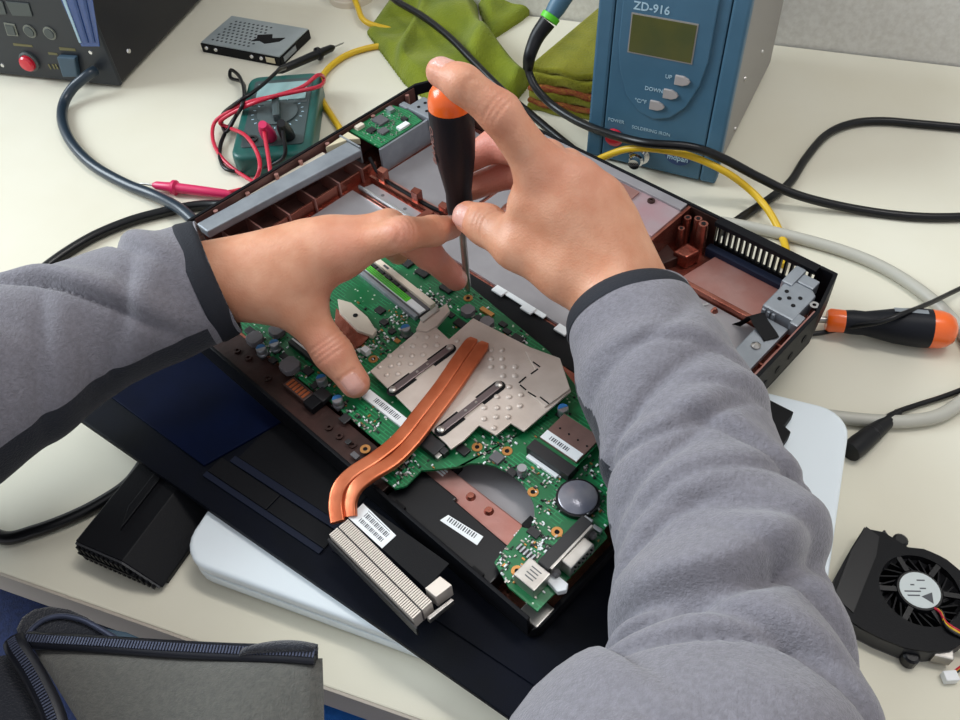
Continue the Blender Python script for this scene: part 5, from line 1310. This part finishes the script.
band('cuff_binding', C, R, A, B, th, 6, .0014, sl)
sr, C, R, A, B, th = sleeve('jacket_sleeve', [(P(628, 310, .112), .0315), (P(637, 334, .110), .0340), (P(655, 375, .105), .0385), (P(687, 445, .100), .0395), (P(709, 530, .098), .0412), (P(725, 610, .098), .0425), (P(728, 690, .100), .0455), (P(714, 770, .104), .053), (elR, .064), ((elR + shR) / 2, .068), (shR, .076)],
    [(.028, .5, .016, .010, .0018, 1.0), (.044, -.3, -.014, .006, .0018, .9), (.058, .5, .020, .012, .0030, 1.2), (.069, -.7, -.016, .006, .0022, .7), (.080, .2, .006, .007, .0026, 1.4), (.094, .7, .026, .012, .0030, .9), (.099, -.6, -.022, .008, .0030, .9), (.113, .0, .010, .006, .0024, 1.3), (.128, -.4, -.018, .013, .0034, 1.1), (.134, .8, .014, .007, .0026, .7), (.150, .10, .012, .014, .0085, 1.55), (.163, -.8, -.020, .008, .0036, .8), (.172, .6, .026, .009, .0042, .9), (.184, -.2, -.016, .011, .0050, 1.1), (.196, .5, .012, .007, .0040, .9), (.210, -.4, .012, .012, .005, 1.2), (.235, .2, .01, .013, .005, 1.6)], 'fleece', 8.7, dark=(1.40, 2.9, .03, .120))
band('cuff_binding', C, R, A, B, th, 5, .0012, sr)

# ---- jacket front hanging open over the desk edge, zipper along its border
def sheet(name, m, rows, th_, parent):
    """closed thick sheet through rows of world points"""
    nr, nc = len(rows), len(rows[0]); b = MB()
    R_ = [[Vector(p) for p in r] for r in rows]
    for s in (0, 1):
        for i in range(nr):
            for j in range(nc):
                e = min(1, min(j, nc - 1 - j, i) / 2.5); b.v.append(tuple(R_[i][j] + Vector((0, 0, (-th_ * s) + (-th_ * .5 * (1 - 2 * s)) * (1 - e) ** 2)) - Vector(PO)))
    k = nr * nc
    for i in range(nr - 1):
        for j in range(nc - 1):
            q = (i * nc + j, i * nc + j + 1, (i + 1) * nc + j + 1, (i + 1) * nc + j); b.f += [q, tuple(k + t for t in q[::-1])]
    for i in range(nr - 1):
        for j in (0, nc - 1): b.f.append((i * nc + j, (i + 1) * nc + j, k + (i + 1) * nc + j, k + i * nc + j))
    for j in range(nc - 1):
        for i in (0, nr - 1): b.f.append((i * nc + j, i * nc + j + 1, k + i * nc + j + 1, k + i * nc + j))
    return b.build(name, m, parent, smooth=80)
def lerp(a, b, t): return a + (b - a) * t
rows = []
for i in range(26):
    t = i / 25; row = []
    ul = 30 + 48 * min(1, t * 1.6) + 40 * t; ur = 321 + 2 * math.sin(t * 3)
    for j in range(40):
        s = j / 39; v0 = lerp(646, 655, s) + 3 * math.sin(s * 3.1); v = v0 + t * 190
        z = .046 + .012 * s + .006 * math.sin(math.pi * s) - .020 * t * t + (.0018 if .14 < t < .16 else 0) + .0015 * math.sin(s * 9 + t * 5)
        row.append(P(lerp(ul, ur, s), v, z))
    rows.append(row)
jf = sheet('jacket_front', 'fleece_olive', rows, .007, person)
rows = []
for i in range(24):
    t = i / 23; ur = 14 + 30 * t ** 1.3 + 46 * t
    rows.append([P(lerp(-120, ur, j / 17), lerp(668, 650, j / 17) + t * 190 + 6 * (1 - j / 17), .040 + .008 * math.sin(math.pi * j / 17) - .01 * t) for j in range(18)])
jl = sheet('jacket_front', 'lining', rows, .007, person)
def zipline(path, parent, tape, teeth_step=.0015):
    c = crom([Vector(p) - Vector(PO) for p in path], 10)
    z = MB().tube(c, tape, 10, flat=.55).build('zipper_tape', 'zipper', parent, smooth=60)
    m = MB(); acc = 0
    for i in range(1, len(c)):
        d = c[i] - c[i - 1]; L_ = d.length; acc += L_
        while acc > teeth_step:
            acc -= teeth_step; q = c[i] - d * (acc / L_); an = math.atan2(d.y, d.x)
            m.boxc((q.x, q.y, q.z + tape * .55), (.0007, .0036, .0014), an)
    stuff(m.build('zipper_teeth', 'zipteeth', z))
    return z
zipline([P(26, 640, .048), P(60, 642, .050), P(110, 645, .053), P(170, 649, .056), P(230, 652, .058), P(290, 654, .060), P(316, 656, .060)], jf, .0042)
zipline([P(14, 640, .050), P(18, 650, .052), P(30, 668, .051), P(42, 690, .050), P(52, 712, .049), P(62, 745, .047), P(76, 800, .043)], jl, .0052)
# dark lining arch behind the zipper and the furry fold at its end
def blob(name, m, pix, z, h, parent):
    b = MB(); b.prism([tuple((P(u, v, z) - Vector(PO)).xy) for u, v in pix], z - PO[2], z + h - PO[2]); return b.build(name, m, parent, bevel=h * .35, smooth=70)
blob('inner_lining', 'lining', [(28, 640), (34, 628), (46, 620), (62, 617), (80, 620), (96, 627), (112, 637), (128, 648), (30, 648)], .030, .014, jf)
arch = crom([Vector(P(*p)) - Vector(PO) for p in ((27, 637, .044), (34, 627, .045), (46, 619, .046), (62, 616, .046), (82, 620, .046), (100, 629, .046), (118, 640, .046), (136, 650, .046))], 8)
MB().tube(arch, .0014, 8).build('lining_piping', 'zipteeth', jf, smooth=60)
rows = []
for i in range(8):
    t = i / 7
    rows.append([P(lerp(236, 316, j / 15), 655 - (1 - t) * (4 + 15 * math.sin(math.pi * min(1, .05 + j / 15 * .72)) ** .8), .060 + .006 * math.sin(math.pi * t)) for j in range(16)])
sheet('lining_fold', 'lining', rows, .009, jf)
blob('hem_tag', 'socketgrey', [(106, 630), (128, 634), (142, 640), (146, 646), (130, 645), (112, 640)], .028, .003, jf)
rows = [[P(lerp(300, 430, j / 9), lerp(700, 722, j / 9) + i * 14, -.045 - .003 * i) for j in range(10)] for i in range(8)]
sheet('shirt_hem', 'shirt', rows, .004, person)
# legs, jacket body out of view below the camera
def loft(name, m, pts, rad, parent, n=28, flat=1): return MB().tube(crom([Vector(p) - Vector(PO) for p in pts], 8), [x for a, b in zip(rad[:-1], rad[1:]) for x in [a + (b - a) * k / 8 for k in range(8)]] + [rad[-1]], n, flat=flat).build(name, m, parent, smooth=60)
loft('jacket_body', 'fleece', [(-.02, -.20, -.30), (-.02, -.20, -.18), (-.02, -.20, -.02), (-.02, -.20, .10), (-.02, -.20, .20), (-.02, -.21, .235)], [.15, .155, .15, .15, .11, .06], person)
tr = loft('trousers', 'jeans', [(-.10, -.16, -.30), (-.22, .06, -.245), (-.34, .26, -.23), (-.40, .36, -.235), (-.42, .40, -.29), (-.42, .41, -.50), (-.42, .41, -.70)], [.09, .088, .080, .074, .07, .058, .05], person)
loft('trousers', 'jeans', [(.06, -.16, -.30), (.12, .06, -.245), (.16, .26, -.23), (.17, .36, -.235), (.17, .40, -.29), (.17, .41, -.50), (.17, .41, -.70)], [.09, .088, .080, .074, .07, .058, .05], person)
for sx in (-.42, .17): loft('shoe', 'blacksmooth', [(sx, .38, -.705), (sx, .46, -.708), (sx, .56, -.716), (sx, .60, -.722)], [.034, .033, .024, .016], person)
chair = thing('chair', 'bright blue chair seat under the person at the desk', 'chair', (-.03, -.02, -.74))
MB().prism(rrect(-.24, .24, -.32, .32, .05), .315, .345).build('seat', 'brightblue', chair, bevel=.008, smooth=50)
for sx in (-.2, .2):
    for sy_ in (-.26, .26): MB().cyl(sx, sy_, 0, .316, .014, 14).build('leg', 'chipgrey', chair)
